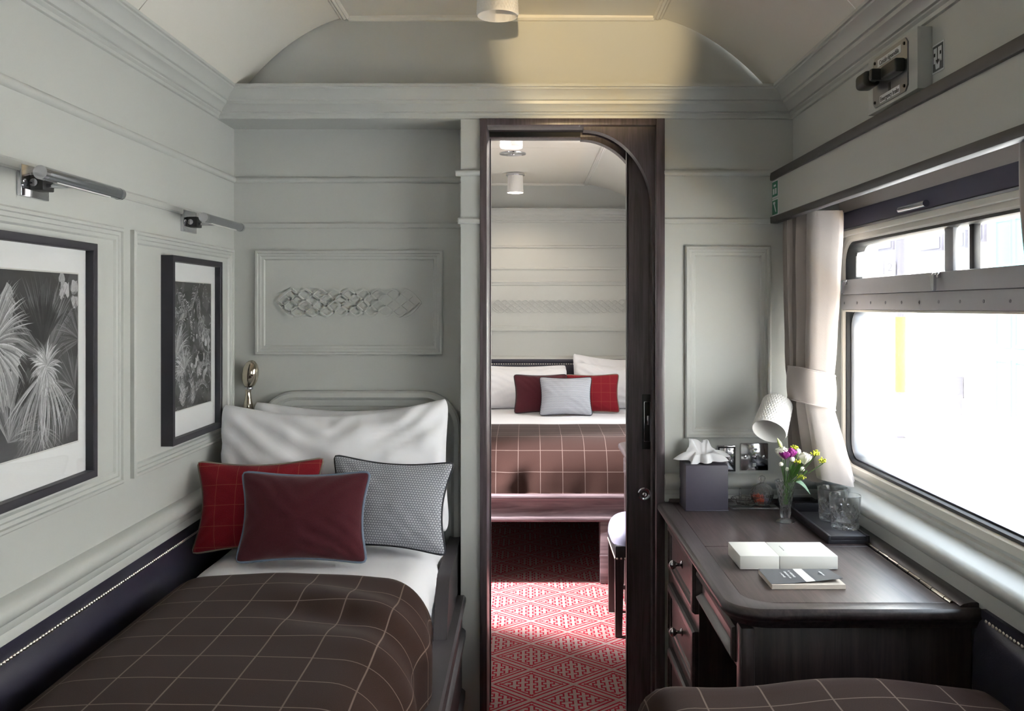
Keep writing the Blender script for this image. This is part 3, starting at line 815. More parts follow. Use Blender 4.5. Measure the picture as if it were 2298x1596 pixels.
DR = [(0, 0), (0, .010), (.004, .016), (.010, .018), (.018, .018), (.021, .013), (.028, .011), (.031, .007), (.042, .007)]
knob_prof = [(.011, 0), (.012, .002), (.009, .004), (.005, .006), (.0045, .014), (.008, .018), (.0125, .023), (.0135, .028), (.011, .033), (.006, .036), (.001, .037)]
MD = lambda a, b_, h: (.448 - h, a, b_)
for z0, z1 in ((.552, .692), (.352, .506), (.06, .306)):
    dr = obj('drawer', frame_sweep(MB(), MD, (2.400, 2.830, z0, z1), DR, capb=True), WOOD_Y, dk)
    obj('knob', MB().lathe(knob_prof, (.441, 2.615, (z0 + z1) / 2 + .0), 20, Matrix.Rotation(R(-90), 4, 'Y')), CHROME, dr)
b = MB(); b.box(.455, .47, 1.945, 2.392, .577, .690)
obj('apron', b, WOOD_Y, dk)
MA = lambda a, b_, h: (.455 - h, a, b_)
obj('drawer', frame_sweep(MB(), MA, (1.955, 2.376, .600, .676), [(0, 0), (0, .012), (.004, .018), (.010, .020), (.016, .014), (.020, .012), (.024, .006), (.030, .006)], capb=True), WOOD_Y, dk)
b = MB(); b.box(.448, .930, 1.912, 1.945, 0, .690, .002)
obj('end_panel', b, WOOD_Z, dk)
b = MB(); b.box(.444, .474, 1.905, 1.950, 0, .690, .006); obj('corner_post', b, WOOD_Z, dk)

# ---------------------------------------------------------------- curtains
def curtain(mirror, cy, label, sc=1.0, pull=0.0):      # pull: how far the tie draws the cloth away from the glass
    c = thing('curtain', (.86, cy, .845), label, 'curtain', 'curtains at the large window')
    s = -1 if mirror else 1
    path = []
    # pleats from the wall towards the window, then a flat leading panel; local (dx, dy)
    for i in range(49):
        t = i / 48
        path.append((-.050 + .022 * math.sin(t * math.pi * 9) + .010 * t, .155 - .185 * t + .006 * math.sin(t * 40)))
    path += [(-.048, -.055), (-.040, -.075), (-.015, -.082), (.010, -.086), (.034, -.090), (.048, -.082), (.052, -.060)]
    for i in range(20):
        t = i / 19; path.append((.056 + .010 * math.sin(t * 19), -.05 + .19 * t))
    path = [(x * sc, y * sc) for x, y in path]
    n = len(path)
    def prof(z):
        if z > 1.165: k = max(0, min(1, (1.63 - z) / .465)); return 1.0 - .20 * k ** 1.3, -.012 * k, 0
        if z > 1.065: return .80 - .05 * math.sin((1.165 - z) / .1 * math.pi), -.012, 0
        k = (1.065 - z) / .225; return .80 + .24 * k, -.012 + .040 * k, -.01 * k
    def surf(z0, z1, nv, grow=0.0, seed=0.0):
        b = MB()
        def fn(a, q):
            i = int(round(a * n)) % n; dx, dy = path[i]; z = z0 + (z1 - z0) * q
            k, ox, oy = prof(z); oy += pull * max(0, min(1, (1.63 - z) / .465)) ** 2.2
            hem = 0
            if z < .9: hem = .012 * math.sin(i * .55) * (1 - (z - .845) / .055) if z > .845 else .012 * math.sin(i * .55)
            g = 1 + grow
            wx = .004 * fnoise(i * .13, z * 7, seed)
            return (.868 + ox + dx * k * g + wx, cy + s * (dy * k * g + oy), z + hem), (i * .01, z)
        b.grid(fn, n, nv, closeu=True, flip=mirror); return b
    m = VELVET
    obj('drape', surf(1.64, .850, 40), m, c, angle=60)
    # tie-back band
    b = MB(); N = 40
    def fb(a, q):
        t = 2 * math.pi * a
        zz = 1.066 + .10 * q - .016 * math.cos(t - .3) 
        rx, ry = .060 + .004 * math.sin(q * math.pi), .094 + .004 * math.sin(q * math.pi)
        e = .72
        cx_, sx_ = math.cos(t), math.sin(t)
        return (.853 + rx * math.copysign(abs(cx_) ** e, cx_), cy + s * (.018 + pull + ry * math.copysign(abs(sx_) ** e, sx_)), zz), (a, q)
    b.grid(fb, N, 8, closeu=True, flip=mirror)
    obj('tie_band', b, m, c, angle=60)
    for q in (0, 1):
        obj('stitching', MB().tube([fb(i / N, q)[0] for i in range(N)], .0022, 6, closed=True), m, c)
    return c
curtain(False, 2.735, 'taupe velvet curtain tied back above the desk corner')
curtain(True, 1.462, 'taupe velvet curtain at the near end of the window', 1.0, .085)
CHROME2 = plain('satin_chrome', (176, 180, 186), .2, 1, var=.02)
# ================================================================ WALL FITTINGS
# ---- framed prints and picture lights
def picture(y0, y1, z0, z1, m, label):
    p = thing('framed_print', (XL, (y0 + y1) / 2, z0), label, 'picture', 'framed prints on the side wall')
    obj('frame', frame_sweep(MB(), ML, (y0, y1, z0, z1), [(0, 0), (0, .033), (.015, .033), (.0165, .031), (.0165, .004)]), BLACK, p)
    obj('mount', MB().box(XL + .002, XL + .014, y0 + .012, y1 - .012, z0 + .012, z1 - .012), MATB, p)
    a0, a1, c0, c1 = y0 + .052, y1 - .052, z0 + .088, z1 - .070
    b = MB().box(XL + .0130, XL + .0143, a0, a1, c0, c1); greys = [.03] * 8
    for i, (pts, g) in enumerate(m):
        h_ = XL + .0144 + i * 5e-8
        n_ = len(pts); b.add([(h_, a0 + (a1 - a0) * u_, c0 + (c1 - c0) * v_) for u_, v_ in pts], [tuple(range(n_))]); greys += [g] * n_
    o_ = obj('print', b, PRINT, p, smooth=False)
    ca = o_.data.color_attributes.new('grey', 'FLOAT_COLOR', 'POINT')
    ca.data.foreach_set('color', [q_ for g in greys for q_ in (g, g, g * 1.03, 1)])
    obj('bevel', frame_sweep(MB(), ML, (a0 - .003, a1 + .003, c0 - .003, c1 + .003), [(0, .014), (.001, .0152), (.003, .0146)]), PAPER, p)
    obj('pane', MB().box(XL + .0195, XL + .0210, y0 + .014, y1 - .014, z0 + .014, z1 - .014), PICPANE, p)
    return p
PRINT = print_mat('photo_print')
class Ink:
    """flat shapes of a printed photograph in print coordinates u,v in 0..1"""
    def __init__(s, seed): s.p = []; s.r = random.Random(seed)
    def poly(s, pts, g): s.p.append(([(min(1, max(0, u)), min(1, max(0, v))) for u, v in pts], g))
    def blade(s, cx, cy, ang, ln, wd, g0, g1, bend_=0.0, asp=1.22):
        c, q = [], 7
        for i in range(q + 1):
            t = i / q; a = ang + bend_ * t * t
            c.append((cx + ln * t * math.cos(a), cy + (ln * t * math.sin(a)) / asp, wd * math.sin(math.pi * min(1, t ** .7 * .97 + .02)), a))
        for sd, g in ((1, g0), (-1, g1)):
            for i in range(q):
                (x0, y0, w0, a0), (x1, y1, w1, a1) = c[i], c[i + 1]
                s.poly([(x0, y0), (x1, y1), (x1 - sd * w1 * math.sin(a1), y1 + sd * w1 * math.cos(a1) / asp), (x0 - sd * w0 * math.sin(a0), y0 + sd * w0 * math.cos(a0) / asp)], g * s.r.uniform(.92, 1.05))
    def fan(s, cx, cy, a0, a1, n, ln, wd, lo, hi, droop=0.0, jit=.25):
        for i in range(n):
            a = R(a0 + (a1 - a0) * (i + s.r.uniform(-.4, .4)) / n); g = s.r.uniform(lo, hi)
            s.blade(cx + s.r.uniform(-.01, .01), cy + s.r.uniform(-.01, .01), a, ln * s.r.uniform(1 - jit, 1), wd * s.r.uniform(.6, 1.2), g, g * .62, droop * s.r.uniform(.4, 1.3) * (-1 if math.cos(a) > 0 else 1))
    def frond(s, cx, cy, ang, ln, n, leaf_, lo, hi, bend_=.6):
        for i in range(n):
            t = (i + 1) / n; a = R(ang) + bend_ * t * t; x, y = cx + ln * t * math.cos(a), cy + ln * t * math.sin(a) / 1.22
            for sd in (-1, 1):
                g = s.r.uniform(lo, hi); s.blade(x, y, a + sd * R(s.r.uniform(38, 62)), leaf_ * (1 - .6 * t) * s.r.uniform(.8, 1.1), .006, g, g * .7, -.3 * sd)
    def blot(s, cx, cy, r, g, n=14):
        s.poly([(cx + r * s.r.uniform(.5, 1.2) * math.cos(k * 2 * math.pi / n), cy + r * s.r.uniform(.5, 1.2) * math.sin(k * 2 * math.pi / n)) for k in range(n)], g)
def palm_print():
    k = Ink(3)
    for i in range(60): k.blot(k.r.random(), k.r.random(), k.r.uniform(.04, .14), k.r.uniform(.015, .09))
    for i in range(14): k.blot(k.r.uniform(0, .2), k.r.uniform(.3, .9), k.r.uniform(.05, .12), k.r.uniform(.22, .6))
    for i in range(8): k.blot(k.r.uniform(.75, 1), k.r.uniform(.82, 1), k.r.uniform(.03, .07), k.r.uniform(.25, .6))
    k.fan(.55, .50, 25, 165, 70, .66, .013, .05, .30, .1); k.fan(.5, .58, 40, 140, 46, .42, .016, .012, .05, .05)
    k.fan(-.08, .62, -70, 75, 44, .52, .010, .25, .75, .2); k.fan(1.02, .60, 95, 200, 26, .36, .010, .05, .28, .15)
    k.fan(.95, .30, 80, 250, 36, .40, .009, .05, .40, .2); k.fan(.10, .10, 0, 130, 40, .42, .007, .08, .55, .2)
    k.fan(.50, .12, 180, 350, 40, .36, .007, .06, .35, .2); k.fan(.54, .44, 205, 335, 54, .62, .008, .20, .80, .25)
    k.fan(.55, .46, 0, 360, 62, .24, .010, .30, .95, .35); k.fan(.56, .47, 90, 250, 30, .17, .009, .5, .98, .4)
    return k.p
def jungle_print():
    k = Ink(8)
    for i in range(70): k.blot(k.r.random(), k.r.random(), k.r.uniform(.04, .12), k.r.uniform(.015, .12))
    for i in range(34): k.blot(k.r.uniform(.45, .95), k.r.uniform(.18, .62), k.r.uniform(.02, .06), k.r.uniform(.25, .75), 9)
    for i in range(12): k.blot(k.r.uniform(.4, .95), k.r.uniform(.12, .45), k.r.uniform(.03, .06), k.r.uniform(.01, .04), 11)
    for i in range(16): k.frond(k.r.uniform(-.1, 1), k.r.uniform(.45, 1.05), k.r.uniform(190, 350), k.r.uniform(.25, .5), 22, .11, .08, .6, k.r.uniform(-.8, .8))
    k.fan(.05, .42, -40, 100, 40, .42, .010, .2, .85, .3); k.fan(.25, .30, 40, 200, 34, .28, .012, .3, .9, .3)
    for i in range(9): k.frond(k.r.uniform(-.05, .6), k.r.uniform(-.05, .25), k.r.uniform(20, 120), k.r.uniform(.2, .4), 20, .10, .15, .85, k.r.uniform(-.8, .8))
    for i in range(160):
        x, y = k.r.random(), k.r.random(); k.blade(x, y, k.r.uniform(0, 6.28), k.r.uniform(.02, .07), .004, k.r.uniform(.3, .9), k.r.uniform(.2, .6))
    return k.p
picture(1.642, 2.044, .981, 1.501, palm_print(), 'black-framed print of a pale fan palm leaf, cut by the picture edge')
picture(2.478, 2.880, .981, 1.501, jungle_print(), 'black-framed print of dense jungle plants beside the pillows')
def picture_light(yc, label):
    p = thing('picture_light', (XL, yc, 1.575), label, 'lamp', 'picture lights on the side wall')
    obj('wall_plate', MB().box(XL, XL + .010, yc - .052, yc + .052, 1.577, 1.640, .002), CHROME, p)
    obj('pivot_block', MB().box(XL + .010, XL + .036, yc - .022, yc + .022, 1.592, 1.622, .002), BLACKP, p)
    obj('swivel', MB().tube([(XL + .020, yc - .028, 1.606), (XL + .020, yc + .028, 1.606)], .008, 12), CHROME, p)
    obj('arm', MB().box(XL + .030, XL + .106, yc - .010, yc + .010, 1.598, 1.606, .002), CHROME, p)
    x, z, r = XL + .106, 1.606, .0125
    sh = MB().tube([(x, yc - .162, z), (x, yc + .162, z)], r, 24)
    s = obj('tube_shade', sh, CHROME2, p)
    for e in (-1, 1):
        obj('end_cap', MB().tube([(x, yc + e * .150, z), (x, yc + e * .164, z)], r * 1.05, 24), CHROME, s)
    obj('light_slot', MB().box(x - .004, x + .004, yc - .11, yc + .11, z - r - .0008, z - r + .002), PAPER, s)
    for e in (-1, 1): obj('screw', MB().lathe([(.004, 0), (.003, .003)], (XL + .010, yc + e * .040, 1.608), 8, Matrix.Rotation(R(90), 4, 'Y'), capt=True), CHROME, p)
picture_light(1.830, 'chrome picture light above the fan palm print')
picture_light(2.668, 'chrome picture light above the jungle print')

# ---- chrome bedside lamp in the alcove
l = thing('bedside_lamp', (-.935, YR, 1.01), 'small polished egg-shaped wall lamp above the pillow corner', 'lamp')
c = (-.936, YR - .035)
egg = [(.0005, -.048), (.012, -.045), (.020, -.034), (.0255, -.018), (.0275, 0), (.026, .018), (.020, .034), (.011, .044), (.0005, .047)]
obj('shade', MB().lathe(egg, (c[0] + .006, c[1], 1.135), 28, Matrix.Rotation(R(7), 4, 'Y')), NICKEL, l, angle=80)
obj('collar', MB().lathe([(.013, -.004), (.0145, 0), (.013, .004)], (c[0] + .001, c[1], 1.088), 24), CHROME, l, angle=80)
stem = [(.010, .082), (.0085, .070), (.011, .052), (.0155, .030), (.0165, .016), (.014, .003), (.0005, 0)]
obj('stem', MB().lathe(stem, (c[0] - .001, c[1], 1.003), 24), NICKEL, l, angle=80)
obj('wall_arm', MB().tube([(c[0], c[1] + .008, 1.02), (c[0], YR, 1.02)], .006, 10), NICKEL, l)

# ---- ceramic shades (quilted)
def quilt(n, zk, amp):
    return lambda a, z, r, i: amp * abs(math.cos(n * a / 2 + zk * z) * math.cos(n * a / 2 - zk * z))
def shade_mesh(r0, r1, h, amp=.0021, th=.003, nr=152, nz_=45):
    """r0 open end at z=0, r1 at z=h"""
    b = MB(); d = quilt(38, math.pi / (h / 7.5), amp)
    out = [(r0 - .001, 0), (r0, .002)] + [(r0 + (r1 - r0) * i / nz_, .004 + (h - .008) * i / nz_) for i in range(nz_ + 1)] + [(r1 - .004, h), (.012, h + .002)]
    def dd(a, z, r, i): return d(a, z, r, i) if 2 <= i <= nz_ + 2 and .006 < z < h - .006 else 0
    b.lathe(out, n=nr, disp=dd)
    b.lathe([(.012, h - th), (r1 - th - .002, h - th), (r0 - th, .003), (r0 - .001, 0)], n=nr)
    return b
def ceiling_lamp(x, y, z_rim, zc, label, watts=0):
    l = thing('ceiling_lamp', (x, y, z_rim), label, 'lamp', 'quilted white ceiling lamps')
    obj('shade', shade_mesh(.0525, .0475, .118), PORC, l, local=True, loc=(0, 0, 0), angle=40)
    h = zc - z_rim
    obj('neck', MB().lathe([(.018, .117), (.018, h - .012)], n=20), CHROME, l, local=True, loc=(0, 0, 0))
    obj('canopy', MB().lathe([(.018, h - .016), (.060, h - .014), (.063, h - .010), (.063, h)], n=32), CHROME, l, local=True, loc=(0, 0, 0))
    obj('bulb', MB().sphere((0, 0, .080), .020, 14, 10), PORC, l, local=True, loc=(0, 0, 0), angle=80)
    if watts:                                     # lit: warm light leaves through the open end of the shade
        d_ = bpy.data.lights.new('lamp_light', 'POINT'); d_.energy = watts; d_.color = (1.0, .80, .60); d_.shadow_soft_size = .012
        q_ = bpy.data.objects.new('lamp_light', d_); COL.objects.link(q_); q_.location = (x, y, z_rim + .030)
ceiling_lamp(-.078, 2.34, 2.105, ZC, 'quilted white ceiling lamp in the near compartment')
ceiling_lamp(-.078, 4.30, 2.110, ZC2, 'quilted ceiling lamp just under the door arch in the next compartment', 1.5)
ceiling_lamp(-.084, 6.02, 2.112, ZC2, 'farthest quilted ceiling lamp, seen whole through the doorway', 5)
ds = obj('ceiling_disc', MB().lathe([(.0005, -.006), (.010, -.006), (.012, -.003), (.060, -.004), (.076, -.002), (.078, .006)], (-.088, 5.24, ZC2), 36), CHROME)
tag(ds, 'flat dark chrome disc on the ceiling beyond the doorway', 'vent')

# ---- desk reading lamp
d = Vector((.40, .62, .68)).normalized()
l = thing('reading_lamp', (.78, 2.90, 1.05), 'white quilted reading lamp tilted over the desk', 'lamp')
q = d.to_track_quat('Z', 'Y')
open_c = Vector((.7125, 2.700, .992))
s_ = obj('shade', shade_mesh(.0505, .044, .116, .0021), PORC, l, local=True, loc=open_c - wloc(l), angle=40); s_.rotation_euler = q.to_euler()
topc = open_c + d * .118
obj('socket', MB().tube([open_c + d * .070, topc], .014, 16), PORC, l)
obj('knuckle', MB().sphere(topc + d * .004, .0085, 14, 10), CHROME, l, angle=80)
obj('arm', MB().tube([topc - d * .02 + Vector((.0, .045, -.02)), Vector((.765, 2.86, 1.040)), Vector((.770, 2.925, 1.035))], .005, 10), CHROME, l)
obj('wall_rose', MB().lathe([(.030, 0), (.030, .006), (.022, .010), (.006, .012)], (.770, YB, 1.035), 28, Matrix.Rotation(R(90), 4, 'X')), CHROME, l)

# ---- sockets on the end wall
def wall_plate(x0, x1, z0, z1, name, label, group=None):
    p = obj(name, MB().box(x0, x1, YB - .007, YB, z0, z1, .003), CHROME); return tag(p, label, 'socket', group)
p = wall_plate(.606, .665, .830, .917, 'switch_plate', 'chrome switch plate half hidden behind the tissue box')
obj('rim', frame_sweep(MB(), MBk(YB - .006), (.608, .663, .834, .913), [(0, 0), (0, .004), (.004, .004), (.006, 0)]), BLACKP, p)
obj('rocker', MB().box(.630, .652, YB - .012, YB - .006, .885, .897, .002), STEEL, p)
obj('knob', MB().lathe([(.006, 0), (.005, .006), (.001, .008)], (.650, YB - .007, .862), 14, Matrix.Rotation(R(90), 4, 'X')), CHROME, p)
p = wall_plate(.680, .769, .8355, .924, 'socket_plate', 'square mirror-chrome plate with button beside the flowers')
obj('button', MB().lathe([(.010, 0), (.0095, .005), (.006, .008), (.001, .009)], (.7245, YB - .007, .880), 20, Matrix.Rotation(R(90), 4, 'X')), CHROME, p, angle=70)
for e in (-1, 1): obj('screw', MB().lathe([(.0055, 0), (.005, .002), (.001, .003)], (.7245 + e * .030, YB - .007, .880), 14, Matrix.Rotation(R(90), 4, 'X')), CHROME, p)
obj('port', MB().box(.719, .729, YB - .009, YB - .006, .850, .860), WHITEINK, p)

# ---- emergency brake
br = thing('emergency_brake', (XU, 2.056, 1.819), 'emergency brake box with black handle above the pelmet', 'brake')
obj('housing', MB().box(.817, XU, 1.917, 2.195, 1.819, 1.950, .0015), PAINT, br)
z0, z1, y0, y1 = 1.826, 1.942, 1.960, 2.155
poly = [(y0 + .012, z0), (y1 - .012, z0), (y1, z0 + .012), (y1, z1 - .012), (y1 - .012, z1), (y0 + .012, z1), (y0, z1 - .012), (y0, z0 + .012)]
pl = obj('steel_plate', MB().prism(poly, 'x', .8135, .817), STEEL, br)
for yy, zz in ((1.974, 1.838), (2.141, 1.838), (1.974, 1.930), (2.141, 1.930)):
    obj('screw', MB().lathe([(.004, 0), (.003, .003)], (.8135, yy, zz), 10, Matrix.Rotation(R(-90), 4, 'Y'), capt=True), BLACKP, pl)
lr = (R(90), 0, R(-90))
for zz, s, yy, wd in ((1.9245, 'Coscán éigeandála', 2.058, .132), (1.8385, 'Emergency brake', 2.055, .112)):
    lb_ = obj('text_label', MB().box(.8127, .8137, yy - wd / 2, yy + wd / 2, zz - .0085, zz + .0085), WHITEINK, pl)
    text('lettering', s, .0150, INK, pl, (.8125, yy, zz - .001), lr, .0002)
hd = MB(); hd.box(.770, .813, 2.048, 2.066, 1.870, 1.896, .004)
hd.box(.790, .8135, 1.966, 2.05, 1.868, 1.898, .005, 3)
h_ = obj('handle', hd, BLACKP, br)
obj('grip', MB().box(.768, .806, 2.085, 2.150, 1.866, 1.902, .011, 4), BLACKP, h_)
obj('handle_arm', MB().tube([(.790, 2.05, 1.883), (.788, 2.10, 1.884)], .011, 12), BLACKP, h_)
obj('slot', MB().box(.8128, .8138, 2.050, 2.062, 1.846, 1.866, .0004), BLACKP, pl)
# pull-handle pictogram
sg = thing('pictogram_sign', (XU, 1.89, 1.85), 'small grey hand pictogram sign beside the emergency brake', 'sign')
obj('backing', MB().box(XU - .0012, XU, 1.862, 1.9155, 1.846, 1.906), WHITEINK, sg)
obj('field', MB().box(XU - .0018, XU - .0012, 1.8655, 1.912, 1.8495, 1.9025), DARKSIGN, sg)
def sgn(poly, m, d_=.0024, name='symbol'): obj(name, MB().prism(poly, 'x', XU - d_, XU - .0018), m, sg)
sgn([(1.871, 1.866), (1.907, 1.866), (1.907, 1.897), (1.871, 1.897)], WHITEINK)
sgn([(1.881, 1.853), (1.897, 1.853), (1.901, 1.870), (1.877, 1.870)], WHITEINK)
for y in (1.872, 1.899): sgn([(y, 1.880), (y + .006, 1.880), (y + .006, 1.887), (y, 1.887)], INK, .0028)
sgn([(1.8875, 1.871), (1.8905, 1.871), (1.8905, 1.898), (1.8875, 1.898)], INK, .0028)
sgn([(1.889, 1.862), (1.896, 1.872), (1.882, 1.872)], INK, .0028)
# green emergency stickers on the pelmet end
for z0, z1, lab, k in ((1.707, 1.760, 'upper green emergency window sticker on the pelmet end', 0), (1.650, 1.701, 'lower green emergency hammer sticker on the pelmet end', 1)):
    g = thing('safety_sticker', (XV + .004, 2.89, z0), lab, 'sign', 'green safety stickers')
    obj('border', MB().box(XV + .0030, XV + .0040, 2.858, 2.926, z0, z1), WHITEINK, g)
    obj('field', MB().box(XV + .0024, XV + .0030, 2.861, 2.923, z0 + .003, z1 - .003), GREEN, g)
    if k == 0:
        for y in (2.872, 2.897): obj('symbol', MB().box(XV + .0018, XV + .0024, y, y + .016, z0 + .010, z0 + .028), WHITEINK, g)
        obj('symbol', MB().box(XV + .0018, XV + .0024, 2.880, 2.904, z0 + .034, z0 + .040), WHITEINK, g)
    else:
        obj('symbol', MB().prism([(2.876, z0 + .010), (2.884, z0 + .010), (2.904, z0 + .036), (2.896, z0 + .041)], 'x', XV + .0018, XV + .0024), WHITEINK, g)
        obj('symbol', MB().box(XV + .0018, XV + .0024, 2.888, 2.910, z0 + .036, z0 + .043), WHITEINK, g)

# ================================================================ ON THE DESK
ZD = .7346
# tissue box
tb = thing('tissue_box', (.548, 2.86, ZD), 'charcoal leather tissue cube with a white tissue pulled up', 'tissue box')
bx = MB(); bx.box(.483, .613, 2.797, 2.913, ZD + .003, ZD + .140, .002)
obj('cover', bx, PURPLE_L, tb)
obj('base', MB().box(.481, .615, 2.795, 2.913, ZD, ZD + .004, .001), PURPLE_L, tb)
obj('slot', MB().lathe([(.026, 0), (.026, .0012), (.022, .0012)], (.548, 2.852, ZD + .140), 24), BLACKP, tb)
for y in (2.8005,): obj('stitching', MB().tube([(.487, y, ZD + .1395), (.609, y, ZD + .1395)], .0011, 6), GREYWOOD, tb)
b = MB()
TP = [(.30, .090, .016), (1.25, .040, .058), (2.20, .064, .060), (3.00, .094, .006), (3.9, .060, -.004), (4.75, .066, .002), (5.6, .088, .008)]
def tissue(a, q):
    t = 2 * math.pi * a
    r, zz, ws = 0, 0, 0
    for ta, rr, hz in TP:
        dd_ = abs((t - ta + math.pi) % (2 * math.pi) - math.pi); w_ = math.exp(-(dd_ / .30) ** 2) + .012
        r += w_ * rr; zz += w_ * hz; ws += w_
    near = min(abs((t - ta + math.pi) % (2 * math.pi) - math.pi) for ta, _, _ in TP)
    r = r / ws * (1 - .42 * min(1, near / .45)); zz /= ws
    if q < .25: rr_ = .013 - .003 * q; z = .138 + q / .25 * .016
    else:
        e = (q - .25) / .75; rr_ = .0125 + (r - .0125) * e; z = .154 + .020 * math.sin(e * 3.0) + (zz - .004) * e ** 1.2 - .012 * e * e * (1 if zz < .02 else 0)
    z += .004 * fnoise(3 * math.cos(t) + q * 3, 3 * math.sin(t), q * 4)
    return (.548 + rr_ * 1.05 * math.cos(t), 2.850 + rr_ * .75 * math.sin(t), ZD + z), (a, q)
b.grid(tissue, 112, 14, closeu=True)
obj('tissue', b, TISSUE, tb, angle=60)

# presentation box
pb_ = thing('presentation_box', (.62, 2.23, ZD), 'flat white presentation box in two halves on the desk', 'box')
ZB = ZD + .0008
obj('sleeve', MB().box(.504, .5975, 2.172, 2.303, ZB, ZB + .0325, .0018), PAPER, pb_)
bx = obj('case', MB().box(.5985, .737, 2.172, 2.303, ZB, ZB + .0320, .0018), PAPER, pb_)
obj('sleeve_foot', MB().box(.51, .73, 2.18, 2.295, ZD, ZB + .001), PAPER, pb_)
def strokes(name, m, parent, x0, y0, y1, z, h, seed, step=.0024, slope=0.0):
    """a row of tiny print strokes running along y, too fine to read"""
    b = MB(); rnd = random.Random(seed); y = y0
    while y < y1:
        hh = h * rnd.uniform(.45, 1.0)
        zz = z + slope * (y - y0)
        if rnd.random() > .12: b.box(x0 - hh / 2, x0 + hh / 2, y, y + step * rnd.uniform(.3, .7), zz, zz + .0002)
        y += step
    return tag(obj(name, b, m, parent, smooth=False), kind='stuff')
strokes('lettering', DARKSIGN, pb_, .622, 2.222, 2.262, ZB + .0321, .0022, 5, .0016)
# notebook
nb = thing('notebook', (.62, 2.06, ZD), 'slim paperback notebook with slate cover and white band', 'book')
obj('pages', MB().box(.5395, .7035, 2.022, 2.140, ZD, ZD + .0105, .0006, 1), PAGES, nb)
def cov(a0, a1, zoff=0.0, th=.0007):
    b = MB()
    def fn(side):
        def f(a, q):
            x = a0 + (a1 - a0) * a; y = 2.026 + .114 * q
            lift = .010 * max(0, (x - .56) / .15) ** 1.5 * (1 - q) ** 1.2
            return (x, y + .002 * 0 + .010 * (1 - q) * max(0, (x - .56) / .15), ZD + .0108 + lift + zoff + side * th), (a, q)
        return f
    b.grid(fn(1), 16, 10); b.grid(fn(0), 16, 10, flip=True)
    return b
cv = obj('cover', cov(.5395, .7035), COVER, nb, angle=60)
obj('white_band', cov(.619, .640, .0008, .0002), PAPER, nb, angle=60)
for i, (x, y0, y1) in enumerate(((.582, 2.070, 2.112), (.592, 2.058, 2.112), (.602, 2.062, 2.112))):
    strokes('lettering', WHITEINK, nb, x, y0, y1, ZD + .0128 + .0014 * i, .0056, 20 + i, .0030, -.008)
strokes('lettering', WHITEINK, nb, .671, 2.066, 2.106, ZD + .0172, .0060, 31, .0030, -.045)

# dark tray with tumblers
tr = thing('leather_tray', (.848, 2.58, ZD), 'charcoal leather tray holding two tumblers by the window sill', 'tray')
b = MB(); b.box(.792, .902, 2.410, 2.900, ZD, ZD + .010, .001); obj('tray_base', b, TRAYM, tr)
for nm, q in (('tray_rim', (.792, .800, 2.410, 2.900)), ('tray_rim', (.894, .902, 2.410, 2.900)), ('tray_rim', (.800, .894, 2.892, 2.900))):
    obj(nm, MB().box(q[0], q[1], q[2], q[3], ZD + .006, ZD + .022, .0015), TRAYM, tr)
obj('glass_rest', MB().box(.800, .894, 2.411, 2.700, ZD + .009, ZD + .0205, .002), TRAYM, tr)
obj('divider', MB().box(.800, .894, 2.745, 2.753, ZD + .009, ZD + .035, .0015), TRAYM, tr)
def tumbler(x, y, z, label):
    n = 120
    def cut(a, zz, r, i):
        h = zz
        v = 0
        if .006 < h < .052:
            k = math.cos(6 * a + (h - .028) * 130) ; k2 = math.cos(6 * a - (h - .028) * 130)
            v -= .0019 * (max(0, abs(k) - .72) / .28 + max(0, abs(k2) - .72) / .28)
            v -= .0015 * max(0, 1 - abs(h - .030) / .0025) + .0015 * max(0, 1 - abs(h - .012) / .0020)
        if .048 < h < .074:
            v -= .0014 * max(0, math.cos(12 * a)) ** 6 * (1 - (h - .048) / .026)
        return v
    out = [(.0005, 0), (.030, 0), (.0345, .001), (.0365, .004)] + [(.0375 + .0045 * i / 44, .006 + .084 * i / 44) for i in range(45)] + [(.0416, .0915), (.0405, .0918)]
    inn = [(.0398, .0900), (.0365, .045), (.034, .022), (.030, .0185), (.0005, .0175)]
    b = MB(); b.lathe(out + inn, n=n, disp=lambda a, zz, r, i: cut(a, zz, r, i) if 4 <= i <= 48 else 0)
    o = obj('tumbler', b, GLASS, local=True, loc=(x, y, z), angle=28)
    return tag(o, label, 'glass', 'cut-crystal tumblers on the tray')
tumbler(.867, 2.498, ZD + .0207, 'cut-crystal tumbler nearest the tray front edge')
tumbler(.866, 2.596, ZD + .0207, 'cut-crystal tumbler behind the other on the tray')

# crystal vase and posy
vx, vy = .749, 2.658
def vcut(a, z, r, i):
    if z > .040: return -.0015 * (abs(math.cos(7 * a + z * 150)) ** 8 + abs(math.cos(7 * a - z * 150)) ** 8) + (.0014 * math.cos(10 * a) if z > .118 else 0)
    if .010 < z <= .036: return -.0016 * (abs(math.cos(6 * a)) ** 4)
    return 0
vp = [(.0005, 0), (.0262, 0), (.0268, .002), (.0225, .0045), (.0150, .008), (.0128, .012), (.0145, .020), (.0160, .028), (.0155, .034), (.0150, .038)]
vp += [(.0152 + .0155 * (i / 30) ** 1.1, .040 + .080 * i / 30) for i in range(31)]
vi = [(.0288, .1205), (.0268, .110), (.0205, .080), (.0150, .055), (.0110, .046), (.0005, .044)]
vs2 = obj('vase', MB().lathe(vp + vi, n=112, disp=lambda a, z, r, i: vcut(a, z, r, i) if i < len(vp) else 0), GLASS, local=True, loc=(vx, vy, ZD), angle=28)
tag(vs2, 'small footed cut-crystal vase holding a posy', 'vase')
STEM = plain('stem_green', (74, 106, 52), .6, var=.15, vscale=60); LEAF = plain('leaf_green', (88, 140, 52), .5, var=.15, vscale=60)
LEAF2 = plain('grey_green_leaf', (112, 140, 118), .5, var=.1, vscale=60)
